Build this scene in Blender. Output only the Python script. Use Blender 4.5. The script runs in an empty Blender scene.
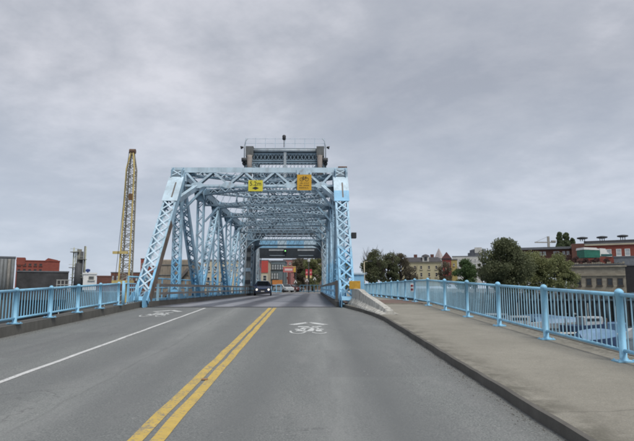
import bpy, bmesh, math, random
import numpy as np
from mathutils import Vector, Matrix
random.seed(7); RNG = np.random.default_rng(11)
S = bpy.context.scene; C = S.collection
R = math.radians

# ------------------------------------------------------------------ camera
F, CX, CY = 528.0, 317.0, 220.5
PITCH = math.atan(67.5/F); YAW = -math.atan(9/F*math.cos(PITCH))
cam = bpy.data.cameras.new('camera'); cam.sensor_width = 36; cam.lens = 36*F/634
cam.clip_end = 5000; cam.clip_start = .05
cam_ob = bpy.data.objects.new('camera', cam); C.objects.link(cam_ob)
cam_ob.location = (0, 0, 1.4); cam_ob.rotation_euler = (math.pi/2+PITCH, 0, YAW)
S.camera = cam_ob
# ------------------------------------------------------------------ sky
W = bpy.data.worlds.new('World'); S.world = W; W.use_nodes = True
nt = W.node_tree; nt.nodes.clear()
def wn(t, **k):
    n = nt.nodes.new(t)
    for a, b in k.items(): setattr(n, a, b)
    return n
SUN_EL, SUN_AZ = R(58), R(150)
sky = wn('ShaderNodeTexSky', sky_type='NISHITA', sun_disc=False, sun_elevation=SUN_EL, sun_rotation=SUN_AZ)
geo = wn('ShaderNodeTexCoord'); sep = wn('ShaderNodeSeparateXYZ'); nt.links.new(geo.outputs['Generated'], sep.inputs[0])
zz = wn('ShaderNodeMath', operation='MAXIMUM'); nt.links.new(sep.outputs[2], zz.inputs[0]); zz.inputs[1].default_value = 0.0
za = wn('ShaderNodeMath', operation='ADD'); nt.links.new(zz.outputs[0], za.inputs[0]); za.inputs[1].default_value = .26
dv = wn('ShaderNodeVectorMath', operation='DIVIDE'); nt.links.new(geo.outputs['Generated'], dv.inputs[0])
cmb = wn('ShaderNodeCombineXYZ')
for i in range(3): nt.links.new(za.outputs[0], cmb.inputs[i])
nt.links.new(cmb.outputs[0], dv.inputs[1])
mp = wn('ShaderNodeMapping'); nt.links.new(dv.outputs[0], mp.inputs[0]); mp.inputs['Scale'].default_value = (1.25, 1.35, 0.0); mp.inputs['Rotation'].default_value = (0, 0, R(28)); mp.inputs['Location'].default_value = (3.1, 1.7, 0)
n1 = wn('ShaderNodeTexNoise'); nt.links.new(mp.outputs[0], n1.inputs['Vector']); n1.inputs['Scale'].default_value = .95; n1.inputs['Detail'].default_value = 9; n1.inputs['Roughness'].default_value = .55; n1.inputs['Distortion'].default_value = .35
n2 = wn('ShaderNodeTexNoise'); nt.links.new(mp.outputs[0], n2.inputs['Vector']); n2.inputs['Scale'].default_value = 3.4; n2.inputs['Detail'].default_value = 10; n2.inputs['Roughness'].default_value = .6
mxn = wn('ShaderNodeMath', operation='MULTIPLY_ADD'); nt.links.new(n2.outputs[0], mxn.inputs[0]); mxn.inputs[1].default_value = .5; nt.links.new(n1.outputs[0], mxn.inputs[2])
cr = wn('ShaderNodeValToRGB'); nt.links.new(mxn.outputs[0], cr.inputs[0])
e = cr.color_ramp.elements
e[0].position = .55; e[0].color = (.232, .25, .292, 1)
e[1].position = .95; e[1].color = (.42, .427, .465, 1)
m_ = cr.color_ramp.elements.new(.72); m_.color = (.285, .3, .338, 1)
# thinner, paler cloud low down towards the horizon
hr = wn('ShaderNodeMapRange'); nt.links.new(zz.outputs[0], hr.inputs[0]); hr.inputs[1].default_value = 0.0; hr.inputs[2].default_value = .36; hr.inputs[3].default_value = .8; hr.inputs[4].default_value = 0.0
hm = wn('ShaderNodeMix', data_type='RGBA'); nt.links.new(hr.outputs[0], hm.inputs[0]); nt.links.new(cr.outputs[0], hm.inputs[6]); hm.inputs[7].default_value = (.335, .385, .46, 1)
b1 = wn('ShaderNodeBackground'); nt.links.new(sky.outputs[0], b1.inputs[0]); b1.inputs[1].default_value = .05
b2 = wn('ShaderNodeBackground'); nt.links.new(hm.outputs[2], b2.inputs[0]); b2.inputs[1].default_value = 1.0
mx = wn('ShaderNodeMixShader'); mx.inputs[0].default_value = .93
nt.links.new(b1.outputs[0], mx.inputs[1]); nt.links.new(b2.outputs[0], mx.inputs[2])
wo = wn('ShaderNodeOutputWorld'); nt.links.new(mx.outputs[0], wo.inputs[0])
# ------------------------------------------------------------------ sun behind the overcast
sl = bpy.data.lights.new('sun', 'SUN'); sl.energy = 1.5; sl.angle = R(22); sl.color = (1, .96, .9)
so = bpy.data.objects.new('sun', sl); C.objects.link(so)
sd = Vector((math.sin(SUN_AZ)*math.cos(SUN_EL), math.cos(SUN_AZ)*math.cos(SUN_EL), math.sin(SUN_EL)))
so.rotation_euler = sd.to_track_quat('Z', 'Y').to_euler()
S.view_settings.view_transform = 'Standard'; S.view_settings.look = 'None'
S.view_settings.gamma = 1; S.view_settings.exposure = .78
S.cycles.filter_width = 1.9

# ------------------------------------------------------------------ pixel of the photograph -> point at a real distance
def at(px, py, Y):
    a, b = (px-CX)/F, -(py-CY)/F
    fy = math.cos(PITCH)-b*math.sin(PITCH); uz = math.sin(PITCH)+b*math.cos(PITCH)
    c, s = math.cos(YAW), math.sin(YAW)
    v = Vector((c*a-s*fy, s*a+c*fy, uz))
    return Vector((0, 0, 1.4))+v*(Y/v.y)
G = .0318
YD = 20.7; ZD = G*YD
def gz(Y): return G*min(Y, YD)

# ------------------------------------------------------------------ materials
MATS = {}
class NB:
    def __init__(s, name):
        s.m = bpy.data.materials.new(name); s.m.use_nodes = True; s.t = s.m.node_tree
        s.b = s.t.nodes['Principled BSDF']
        g = s.t.nodes.new('ShaderNodeNewGeometry'); s.pos = g.outputs['Position']
        tc = s.t.nodes.new('ShaderNodeTexCoord'); s.obj = tc.outputs['Object']
    def l(s, a, b): s.t.links.new(a, b)
    def noise(s, scale, detail=5, rough=.6, vec=None, sc=None):
        v = vec or s.pos
        if sc:
            m = s.t.nodes.new('ShaderNodeMapping'); m.inputs['Scale'].default_value = sc; s.l(v, m.inputs[0]); v = m.outputs[0]
        n = s.t.nodes.new('ShaderNodeTexNoise'); s.l(v, n.inputs['Vector'])
        n.inputs['Scale'].default_value = scale; n.inputs['Detail'].default_value = detail; n.inputs['Roughness'].default_value = rough
        return n.outputs[0]
    def ramp(s, x, lo, hi, a=0., b=1.):
        n = s.t.nodes.new('ShaderNodeMapRange'); s.l(x, n.inputs[0])
        for i, v in enumerate((lo, hi, a, b)): n.inputs[i+1].default_value = v
        return n.outputs[0]
    def math(s, op, a, b):
        n = s.t.nodes.new('ShaderNodeMath'); n.operation = op
        for i, v in enumerate((a, b)):
            if isinstance(v, (int, float)): n.inputs[i].default_value = v
            else: s.l(v, n.inputs[i])
        return n.outputs[0]
    def mix(s, f, a, b, mode='MIX'):
        n = s.t.nodes.new('ShaderNodeMix'); n.data_type = 'RGBA'; n.blend_type = mode
        if isinstance(f, (int, float)): n.inputs[0].default_value = f
        else: s.l(f, n.inputs[0])
        for i, v in ((6, a), (7, b)):
            if isinstance(v, (tuple, list)): n.inputs[i].default_value = (*v[:3], 1)
            else: s.l(v, n.inputs[i])
        return n.outputs[2]
    def z(s, src=None):
        n = s.t.nodes.new('ShaderNodeSeparateXYZ'); s.l(src or s.pos, n.inputs[0]); return n.outputs
    def done(s, col, rough=.7, metal=0., bump=None, dist=.01, strength=.5):
        if isinstance(col, (tuple, list)): s.b.inputs['Base Color'].default_value = (*col[:3], 1)
        else: s.l(col, s.b.inputs['Base Color'])
        if isinstance(rough, (int, float)): s.b.inputs['Roughness'].default_value = rough
        else: s.l(rough, s.b.inputs['Roughness'])
        s.b.inputs['Metallic'].default_value = metal
        if bump is not None:
            n = s.t.nodes.new('ShaderNodeBump'); n.inputs['Distance'].default_value = dist; n.inputs['Strength'].default_value = strength
            s.l(bump, n.inputs['Height']); s.l(n.outputs[0], s.b.inputs['Normal'])
        return s.m
def simple(name, col, rough=.6, var=.25, scale=3., metal=0., bump=0., alt=None):
    if name in MATS: return MATS[name]
    b = NB(name); n = b.noise(scale, 6, .65)
    dark = tuple(c*(1-var) for c in col); lite = alt or tuple(min(1, c*(1+var*.6)) for c in col)
    c = b.mix(b.ramp(n, .3, .7), dark, lite)
    MATS[name] = b.done(c, rough, metal, b.noise(scale*8, 4) if bump else None, bump or .01)
    return MATS[name]

def asphalt_mat():
    b = NB('asphalt'); x = b.z()
    fine = b.noise(62, 4, .8); med = b.noise(22, 5, .7); big = b.noise(.55, 5, .6, sc=(1.6, .35, 1))
    pat = b.noise(2.3, 6, .65, sc=(1.3, .5, 1))
    c = b.mix(b.ramp(fine, .41, .61), (.105, .119, .116), (.285, .296, .284))
    c = b.mix(b.ramp(med, .3, .7, 0, .45), c, (.125, .127, .128))
    c = b.mix(b.ramp(big, .38, .66, 0, .5), c, (.115, .12, .124))
    c = b.mix(b.ramp(pat, .5, .72, 0, .3), c, (.25, .25, .245))
    # polished wheel tracks, real wear of the surface
    for x0, w_, a in ((.85, .55, .75), (-.62, .5, .6), (-1.95, .4, .4), (-3.3, .4, .4), (-4.5, .4, .35), (-5.7, .35, .35)):
        t = b.ramp(b.math('ABSOLUTE', b.math('SUBTRACT', x[0], x0), 0), 0, w_, a, 0)
        c = b.mix(b.math('MULTIPLY', t, b.ramp(pat, .3, .7, .55, 1.3)), c, (.122, .13, .13))
    wv0 = b.math('ADD', x[0], b.math('MULTIPLY', b.noise(3, 3, .6), .05))
    # paler strip along the middle of two lanes
    for x0 in (.32, -2.65): 
        t = b.ramp(b.math('ABSOLUTE', b.math('SUBTRACT', x[0], x0), 0), 0, .45, .6, 0)
        c = b.mix(b.math('MULTIPLY', t, b.ramp(b.noise(1.1, 5, .7, sc=(2, .3, 1)), .35, .65, .2, 1.)), c, (.27, .28, .272))
    # crack sealed seams
    wv = b.math('ADD', x[0], b.math('MULTIPLY', b.math('SUBTRACT', b.noise(.8, 5, .6, sc=(.2, 1, 1)), .5), .35))
    for x0 in (-2.6, -5.15):
        t = b.ramp(b.math('ABSOLUTE', b.math('SUBTRACT', wv, x0), 0), .006, .03, .18, 0)
        c = b.mix(t, c, (.07, .07, .07))
    vo = b.t.nodes.new('ShaderNodeTexVoronoi'); vo.feature = 'DISTANCE_TO_EDGE'; vo.inputs['Scale'].default_value = .34
    wc = b.t.nodes.new('ShaderNodeVectorMath'); wc.operation = 'ADD'; nz = b.t.nodes.new('ShaderNodeTexNoise'); nz.inputs['Scale'].default_value = 1.6; nz.inputs['Detail'].default_value = 6; b.l(b.pos, nz.inputs['Vector'])
    b.l(b.pos, wc.inputs[0]); b.l(nz.outputs[1], wc.inputs[1]); b.l(wc.outputs[0], vo.inputs['Vector'])
    ck = b.math('MULTIPLY', b.ramp(vo.outputs[0], .001, .006, .5, 0), b.ramp(b.noise(.5, 3), .5, .6)); c = b.mix(ck, c, (.07, .07, .072))
    for px0, px1, py0, py1, a in ((.3, 1.6, 7.2, 9.6, .16), (-6.0, -4.7, 8.8, 12.4, .22)):
        q = b.math('MULTIPLY', b.math('MULTIPLY', b.ramp(wv0, px0, px0+.02), b.ramp(wv0, px1, px1+.02, 1, 0)), b.math('MULTIPLY', b.ramp(x[1], py0, py0+.02), b.ramp(x[1], py1, py1+.02, 1, 0)))
        c = b.mix(b.math('MULTIPLY', q, a), c, (.1, .102, .105))
    # silt against the kerbs
    t = b.ramp(x[0], 1.75, 2.33, 0, .55); c = b.mix(b.math('MULTIPLY', t, b.ramp(med, .3, .65)), c, (.075, .068, .058))
    t = b.ramp(x[0], -5.9, -6.44, 0, .5); c = b.mix(b.math('MULTIPLY', t, b.ramp(med, .3, .65)), c, (.09, .082, .07))
    sp = b.ramp(b.noise(14, 2, .4), .76, .79, 0, .7); c = b.mix(sp, c, (.34, .34, .33))
    return b.done(c, .88, 0, b.math('ADD', fine, b.math('MULTIPLY', med, .8)), .004, .8)
def concrete(name, col, grime=.5, sc=1.5):
    if name in MATS: return MATS[name]
    b = NB(name); n = b.noise(sc, 7, .65); f = b.noise(48, 4, .8); st = b.noise(3.2, 5, .7, sc=(2.2, 2.2, .35))
    c = b.mix(b.ramp(n, .3, .7), tuple(v*.72 for v in col), tuple(v*1.15 for v in col))
    c = b.mix(b.ramp(f, .38, .66, 0, .4), c, tuple(v*.55 for v in col))
    c = b.mix(b.ramp(st, .46, .68, 0, grime), c, (.075, .07, .062))
    MATS[name] = b.done(c, .9, 0, f, .004, .7); return MATS[name]
def steel(name, upper, lower=None, split=2.6, rust=.5, rustcol=(.17, .09, .05)):
    """weathered bridge paint: pale old coat above, newer blue patches of coat below a wavy edge"""
    if name in MATS: return MATS[name]
    b = NB(name); n = b.noise(1.1, 6, .6); x = b.z()
    c = b.mix(b.ramp(n, .33, .66), tuple(v*.78 for v in upper), tuple(min(1, v*1.12) for v in upper))
    if lower:
        h = b.math('ADD', x[2], b.math('MULTIPLY', b.math('SUBTRACT', b.noise(.42, 3, .6), .5), 3.2))
        lc = b.mix(b.ramp(n, .3, .7), tuple(v*.85 for v in lower), tuple(min(1, v*1.15) for v in lower))
        c = b.mix(b.ramp(h, split-.12, split+.22, 1, 0), c, lc)
    g = b.noise(5.5, 7, .7, sc=(1, 1, .5))
    c = b.mix(b.ramp(g, .52, .7, 0, rust), c, rustcol)
    c = b.mix(b.ramp(b.noise(2.2, 5, .7, sc=(1.6, 1.6, .3)), .5, .75, 0, .4), c, (.16, .17, .17))
    MATS[name] = b.done(c, .55, 0, b.noise(40, 3), .003, .4); return MATS[name]
def brick(name, c1, c2, mortar, scale=4.):
    if name in MATS: return MATS[name]
    b = NB(name); m = b.t.nodes.new('ShaderNodeMapping'); m.inputs['Rotation'].default_value = (R(90), 0, 0); b.l(b.pos, m.inputs[0])
    t = b.t.nodes.new('ShaderNodeTexBrick'); b.l(m.outputs[0], t.inputs['Vector']); t.inputs['Scale'].default_value = scale
    t.inputs['Color1'].default_value = (*c1, 1); t.inputs['Color2'].default_value = (*c2, 1); t.inputs['Mortar'].default_value = (*mortar, 1)
    t.inputs['Mortar Size'].default_value = .012; t.inputs['Brick Width'].default_value = 1.6; t.inputs['Row Height'].default_value = .6
    c = b.mix(b.ramp(b.noise(.7, 6, .65), .35, .7, 0, .5), t.outputs[0], tuple(v*.5 for v in c1))
    MATS[name] = b.done(c, .9); return MATS[name]
def leaf_mat(name, a, b_, scale=.45):
    if name in MATS: return MATS[name]
    b = NB(name); n = b.noise(scale, 3, .5); f = b.noise(7., 2, .5)
    c = b.mix(b.ramp(n, .36, .64), a, b_); c = b.mix(b.ramp(f, .35, .7, 0, .6), c, tuple(v*1.35 for v in b_))
    m = b.done(c, .75); o_ = [n for n in b.t.nodes if n.type == 'OUTPUT_MATERIAL'][0]
    tl = b.t.nodes.new('ShaderNodeBsdfTranslucent'); b.l(c, tl.inputs[0]); ms_ = b.t.nodes.new('ShaderNodeMixShader'); ms_.inputs[0].default_value = .4
    b.l(b.b.outputs[0], ms_.inputs[1]); b.l(tl.outputs[0], ms_.inputs[2]); b.l(ms_.outputs[0], o_.inputs[0])
    MATS[name] = m; return m
M = {}
M['asphalt'] = asphalt_mat()
def walk_mat():
    b = NB('walkway_surface'); x = b.z(); n = b.noise(.9, 7, .65); f = b.noise(52, 4, .85); md_ = b.noise(9, 5, .7)
    c = b.mix(b.ramp(n, .3, .7), (.225, .212, .172), (.32, .302, .25)); c = b.mix(b.ramp(f, .4, .62, 0, .6), c, (.15, .143, .125)); c = b.mix(b.ramp(b.noise(75, 3, .7), .56, .7, 0, .5), c, (.46, .45, .42))
    c = b.mix(b.ramp(md_, .55, .72, 0, .35), c, (.13, .122, .1))
    t = b.math('MULTIPLY', b.ramp(x[0], 2.75, 2.2, 0, .9), b.ramp(b.noise(2.6, 6, .75), .4, .62)); c = b.mix(t, c, (.085, .08, .06))
    t = b.math('MULTIPLY', b.ramp(x[0], 4.4, 4.75, 0, .8), b.ramp(md_, .35, .6)); c = b.mix(t, c, (.09, .085, .065))
    wy = b.math('ADD', x[1], b.math('MULTIPLY', b.noise(1.4, 3, .6), .5))
    for y0 in (5.3, 11.6): c = b.mix(b.ramp(b.math('ABSOLUTE', b.math('SUBTRACT', wy, y0), 0), .004, .02, .5, 0), c, (.1, .095, .08))
    return b.done(c, .92, 0, b.math('ADD', f, md_), .005, .8)
M['walk'] = walk_mat(); M['walk0'] = concrete('walkway_asphalt', (.27, .258, .222), .15, .8)
M['kerbm'] = concrete('kerb_concrete', (.12, .113, .1), .6)
M['lkerb'] = concrete('parapet_concrete', (.14, .135, .12), .6)
M['barrier'] = concrete('barrier_concrete', (.56, .55, .5), .75, 2.5)
M['conc'] = concrete('pier_concrete', (.26, .25, .23), .5)
M['beige'] = concrete('counterweight_concrete', (.33, .28, .22), .65, .5)
M['steel'] = steel('bridge_paint', (.38, .56, .68), (.22, .5, .72), 2.4, .55)
M['steelR'] = steel('bridge_paint_right', (.36, .55, .69), (.23, .49, .7), 3.0, .25)
M['steelold'] = steel('old_grey_paint', (.4, .46, .5), (.3, .48, .58), 2.2, .5)
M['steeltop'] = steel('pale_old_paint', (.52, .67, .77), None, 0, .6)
M['steelmid'] = steel('shaded_blue_grey_paint', (.2, .29, .36), None, 0, .4)  # darker truss paint, shade of the inner members put into the colour
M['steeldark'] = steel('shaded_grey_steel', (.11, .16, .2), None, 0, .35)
M['plate'] = steel('cover_plate_paint', (.52, .66, .75), None, 0, .22)
M['plateB'] = steel('cover_plate_blue', (.26, .52, .74), None, 0, .1)
M['rail'] = steel('handrail_blue_paint', (.27, .57, .78), None, 0, .3, (.2, .17, .14))
M['railL'] = steel('left_handrail_paint', (.26, .54, .74), None, 0, .3, (.12, .1, .08))
M['balu'] = steel('baluster_paint', (.36, .6, .74), None, 0, .22)
M['rustrail'] = steel('brown_guard_rail', (.15, .14, .13), None, 0, .5)
M['dark'] = simple('dark_steel', (.03, .032, .036), .6)
M['darkgrey'] = simple('dark_grey', (.06, .065, .07), .7)
M['white'] = simple('white_paint', (.72, .72, .7), .6, .12)
M['offwhite'] = simple('off_white', (.5, .5, .47), .7, .2, 1.)
M['glass'] = simple('dark_glass', (.025, .03, .036), .12, .3)
M['palewin'] = simple('pale_window', (.42, .46, .48), .3, .2, 1)
M['craney'] = simple('crane_yellow', (.56, .44, .17), .5, .3, 1.2)
M['craneg'] = simple('crane_grey', (.3, .29, .26), .6, .3)
M['redbrick'] = brick('red_brick', (.29, .075, .052), (.23, .06, .045), (.2, .14, .12))
M['brownbrick'] = brick('brown_brick', (.17, .075, .055), (.13, .06, .05), (.15, .12, .1))
M['stone'] = brick('rubble_stone', (.38, .345, .27), (.26, .23, .18), (.12, .1, .085), 2.2)
M['roofgrey'] = simple('grey_roof', (.14, .15, .165), .7)
M['roofdark'] = simple('slate_roof', (.06, .058, .065), .7)
M['yellowwall'] = simple('yellow_stucco', (.44, .4, .26), .8, .15, .5)
M['cream'] = simple('cream_stucco', (.48, .43, .32), .8, .15, .5)
M['soil'] = concrete('soil', (.09, .085, .065), .4, .2)
M['grass'] = simple('grass', (.06, .085, .035), .9, .4, .5)
M['quay'] = concrete('quay_timber', (.05, .085, .11), .5)
M['bark'] = simple('bark', (.07, .055, .042), .9, .3, 2)
M['lattice_concrete'] = concrete('silo_concrete', (.2, .215, .22), .45, .5)

# ------------------------------------------------------------------ mesh builder
class MB:
    def __init__(s): s.v = []; s.f = []
    def hexa(s, p):
        i = len(s.v); s.v += [tuple(q) for q in p]
        s.f += [(i, i+3, i+2, i+1), (i+4, i+5, i+6, i+7), (i, i+1, i+5, i+4), (i+1, i+2, i+6, i+5), (i+2, i+3, i+7, i+6), (i+3, i, i+4, i+7)]
        return s
    def box(s, x0, x1, y0, y1, z0, z1):
        return s.hexa([(x0, y0, z0), (x1, y0, z0), (x1, y1, z0), (x0, y1, z0), (x0, y0, z1), (x1, y0, z1), (x1, y1, z1), (x0, y1, z1)])
    def bar(s, p0, p1, w, d, wdir=(1, 0, 0), off=(0, 0)):
        p0, p1 = Vector(p0), Vector(p1); a = (p1-p0).normalized(); u = Vector(wdir); u = u-a*u.dot(a)
        if u.length < 1e-4: u = Vector((0, 1, 0))-a*a.y
        u.normalize(); n = a.cross(u)
        o = u*off[0]+n*off[1]; c = []
        for p in (p0, p1):
            for i, j in ((-1, -1), (1, -1), (1, 1), (-1, 1)): c.append(p+o+u*(w/2*i)+n*(d/2*j))
        return s.hexa(c)
    def tube(s, pts, r, n=8, cap=True):
        pts = [Vector(p) for p in pts]; rr = r if isinstance(r, (list, tuple)) else [r]*len(pts); base = len(s.v)
        for k, p in enumerate(pts):
            a = (pts[min(k+1, len(pts)-1)]-pts[max(k-1, 0)]).normalized()
            u = Vector((1, 0, 0)) if abs(a.x) < .8 else Vector((0, 1, 0)); u = (u-a*u.dot(a)).normalized(); w = a.cross(u)
            for q in range(n):
                t = 2*math.pi*q/n; s.v.append(tuple(p+(u*math.cos(t)+w*math.sin(t))*rr[k]))
        for k in range(len(pts)-1):
            for q in range(n):
                i = base+k*n; s.f.append((i+q, i+(q+1) % n, i+n+(q+1) % n, i+n+q))
        if cap:
            s.f.append(tuple(base+q for q in range(n))[::-1]); s.f.append(tuple(base+(len(pts)-1)*n+q for q in range(n)))
        return s
    def lathe(s, c, prof, n=12):
        c = Vector(c); return s.tube([c+Vector((0, 0, z)) for z, r in prof], [max(r, .0005) for z, r in prof], n)
    def poly(s, pts, ext):
        """prism: polygon pts extruded by vector ext"""
        i = len(s.v); n = len(pts); e = Vector(ext)
        s.v += [tuple(Vector(p)) for p in pts]+[tuple(Vector(p)+e) for p in pts]
        s.f.append(tuple(range(i, i+n))[::-1]); s.f.append(tuple(range(i+n, i+2*n)))
        for k in range(n): s.f.append((i+k, i+(k+1) % n, i+n+(k+1) % n, i+n+k))
        return s
    def mesh(s, name):
        m = bpy.data.meshes.new(name); m.from_pydata([tuple(v) for v in s.v], [], s.f)
        bm = bmesh.new(); bm.from_mesh(m); bmesh.ops.recalc_face_normals(bm, faces=bm.faces); bm.to_mesh(m); bm.free()
        return m
    def build(s, name, m, parent=None, smooth=False, stuff=False):
        me = s.mesh(name); me.materials.append(m); o = bpy.data.objects.new(name, me); C.objects.link(o)
        if smooth: me.polygons.foreach_set('use_smooth', [True]*len(me.polygons))
        if parent: o.parent = parent
        if stuff: o['kind'] = 'stuff'
        return o
def thing(name, label, cat, loc=(0, 0, 0), rz=0, group=None):
    o = bpy.data.objects.new(name, None); C.objects.link(o); o.location = loc; o.rotation_euler = (0, 0, rz)
    o.empty_display_size = .3
    return tag(o, label, cat, group)
def tag(o, label, cat, group=None):
    o['label'] = label; o['category'] = cat
    if group: o['group'] = group
    return o
def structure(o): o['kind'] = 'structure'; return o
def inst(name, me, parent, loc, rot=(0, 0, 0), scale=(1, 1, 1)):
    o = bpy.data.objects.new(name, me); C.objects.link(o); o.parent = parent; o.location = loc; o.rotation_euler = rot; o.scale = scale; return o
def chamfer(o, w=.02):
    md = o.modifiers.new('bevel', 'BEVEL'); md.width = w; md.segments = 2; md.limit_method = 'ANGLE'; return o
def text_mesh(s_, size, m, name, parent, loc, rot, depth=.004):
    cu = bpy.data.curves.new(name, 'FONT'); cu.body = s_; cu.size = size; cu.extrude = depth; cu.align_x = 'CENTER'; cu.align_y = 'CENTER'
    tmp = bpy.data.objects.new('tmp', cu); C.objects.link(tmp); dg = bpy.context.evaluated_depsgraph_get()
    me = bpy.data.meshes.new_from_object(tmp.evaluated_get(dg)); bpy.data.objects.remove(tmp)
    me.materials.clear(); me.materials.append(m)
    o = bpy.data.objects.new(name, me); C.objects.link(o); o.parent = parent; o.location = loc; o.rotation_euler = rot; return o

# ================================================================== THE SETTING
# approach road on a gentle ramp, then the level bridge deck
Ys = [-30, -10, 0, 5, 10, 15, 20, YD]
def strip(x0, x1, ys, dz, thick, name, m):
    b = MB()
    for y0, y1 in zip(ys[:-1], ys[1:]):
        b.hexa([(x0, y0, gz(y0)+dz-thick), (x1, y0, gz(y0)+dz-thick), (x1, y1, gz(y1)+dz-thick), (x0, y1, gz(y1)+dz-thick),
                (x0, y0, gz(y0)+dz), (x1, y0, gz(y0)+dz), (x1, y1, gz(y1)+dz), (x0, y1, gz(y1)+dz)])
    return structure(b.build(name, m))
strip(-6.42, 2.5, [-30, YD], 0, .45, 'road', M['asphalt'])
KX = [(-30, 2.16), (15.0, 2.16), (17.5, 1.98), (19.4, 1.62), (21.2, 1.3)]
def kx(y): return float(np.interp(y, [k[0] for k in KX], [k[1] for k in KX]))
KX = [(y, kx(y)) for y in [-30, -15, -5]+[0+.3*i for i in range(71)]]; _r = random.Random(5)
KX = [(y, x+(_r.uniform(-.009, .009) if y > 0 else 0)) for y, x in KX]
def kstrip(off0, off1, x1, dz, thick, name, m):
    b = MB()
    for (y0, xa), (y1, xb) in zip(KX[:-1], KX[1:]):
        l0, l1 = xa+off0, xb+off0; r0, r1 = (xa+off1, xb+off1) if x1 is None else (x1, x1)
        b.hexa([(l0, y0, gz(y0)-.5), (r0, y0, gz(y0)-.5), (r1, y1, gz(y1)-.5), (l1, y1, gz(y1)-.5), (l0, y0, gz(y0)+dz), (r0, y0, gz(y0)+dz), (r1, y1, gz(y1)+dz), (l1, y1, gz(y1)+dz)])
    return structure(b.build(name, m))
kstrip(0, .06, None, .109, 0, 'kerb', M['kerbm'])
kstrip(.06, 0, 4.98, .107, 0, 'sidewalk', M['walk'])
strip(4.96, 5.14, [-30, YD], .116, .9, 'sidewalk_edge', M['kerbm'])
strip(-6.84, -6.42, [-30, YD+.2], .23, .8, 'parapet_kerb', M['lkerb'])
structure(MB().box(-9, 6.5, -30, 8, -6, -.9).build('abutment', M['conc']))
structure(MB().box(-6.6, 4.8, 8, 20.5, -6, -.3).build('abutment', M['conc']))
# bridge frame: u across, v along, w up
BO = Vector((-2.5, 21.0, ZD)); BR = R(-.6)
def B(u, v, w=0): return BO+Matrix.Rotation(BR, 3, 'Z') @ Vector((u, v, w))
def bframe(o): o.location = BO; o.rotation_euler = (0, 0, BR); return o
def deck_mat():
    b = NB('steel_deck'); x = b.z(b.obj); n = b.noise(1.2, 5, .6, vec=b.obj, sc=(2, .25, 1))
    xx = b.math('ADD', x[0], b.math('MULTIPLY', b.math('SUBTRACT', n, .5), .35))
    c = b.mix(b.ramp(n, .3, .7), (.1, .098, .118), (.15, .148, .168))
    for u0, w_ in ((.85, .75), (2.75, .55), (-.95, .5), (-2.7, .6)):      # polished steel where the wheels run
        t = b.ramp(b.math('ABSOLUTE', b.math('SUBTRACT', xx, u0), 0), w_*.5, w_, .85, 0); c = b.mix(t, c, (.42, .42, .45))
    c = b.mix(b.ramp(b.noise(30, 3, .7, vec=b.obj), .4, .65, 0, .4), c, (.06, .06, .065))
    c = b.mix(b.ramp(x[1], .25, .55, .55, 0), c, (.2, .2, .2))
    return b.done(c, .45, .25, b.noise(60, 2, .5, vec=b.obj), .004, .5)
M['deck'] = deck_mat()
structure(bframe(MB().box(-3.85, 3.85, 0.0, 50, -.3, .006).build('bridge_deck', M['deck'])))
structure(bframe(MB().box(-3.84, 3.84, -.14, .0, -.3, .012).build('deck_joint', M['dark'])))
structure(bframe(MB().box(-3.95, -3.7, .0, 50, -.3, .22).build('kerb', M['kerbm'])))
structure(bframe(MB().box(3.62, 3.95, .3, 50, -.3, .2).build('kerb', M['kerbm'])))
structure(bframe(MB().box(4.5, 7.5, 0, 52, -.2, .15).build('walkway', M['walk'])))
M['redwalk'] = concrete('red_brown_walkway', (.19, .125, .1), .3)
structure(bframe(MB().box(3.96, 7.15, .1, 6, .12, .156).build('walkway_surface', M['redwalk'])))
# far shore: road, land, water
structure(MB().box(-600, 900, -200, 1200, -5.3, -5).build('water', (lambda b: b.done(b.mix(b.ramp(b.noise(.12, 4), .4, .6), (.05, .085, .11), (.08, .12, .15)), .12, 0, b.noise(1.6, 6, .6, sc=(1, .5, 1)), .35, .9))(NB('harbour_water'))))
lnd = MB().poly([(-220, 112, 0), (-28, 112, 0), (-12, 74, 0), (9, 74, 0), (14, 100, 0), (36, 92, 0), (160, 84, 0), (900, 300, 0), (900, 1200, 0), (-600, 1200, 0), (-600, 160, 0)], (0, 0, 1))
for i, v in enumerate(lnd.v): lnd.v[i] = (v[0], v[1], -6 if i < 11 else .55)
structure(lnd.build('ground', concrete('bank', (.13, .14, .14), .4, .2)))
structure(MB().box(-9.5, 8, 71.2, 420, .3, .66).build('road', simple('far_asphalt', (.17, .17, .168), .9, .15, 1)))
structure(MB().box(4.6, 8.3, 73, 200, .3, .8).build('pavement', M['offwhite']))
structure(MB().box(-13.5, -9.2, 73, 200, .3, .8).build('pavement', M['offwhite']))

# road markings, worn paint laid 4 mm proud of the surface
def paint(name, col, wear):
    b = NB(name); n = b.noise(26, 4, .75); big = b.noise(3.2, 4, .7)
    s_ = b.math('ADD', b.math('MULTIPLY', n, .75), b.math('MULTIPLY', big, .45))
    c = b.mix(b.ramp(b.noise(6, 4), .3, .7), tuple(v*.82 for v in col), col)
    c = b.mix(b.ramp(s_, wear, wear+.12, 0, .85), c, (.18, .18, .175)); return b.done(c, .8)
YEL = paint('yellow_line_paint', (.56, .4, .1), .6); WHT = paint('white_line_paint', (.6, .61, .6), .62); WORN = paint('worn_symbol_paint', (.6, .62, .61), .6)
def flat(polys, name, m, dz=.004):
    b = MB()
    for p in polys:
        i = len(b.v); b.v += [(x, y, gz(y)+dz) for x, y in p]; b.f.append(tuple(range(i, i+len(p))))
    me = bpy.data.meshes.new(name); me.from_pydata(b.v, [], b.f); me.materials.append(m); o = bpy.data.objects.new(name, me); C.objects.link(o)
    return structure(o)
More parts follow.
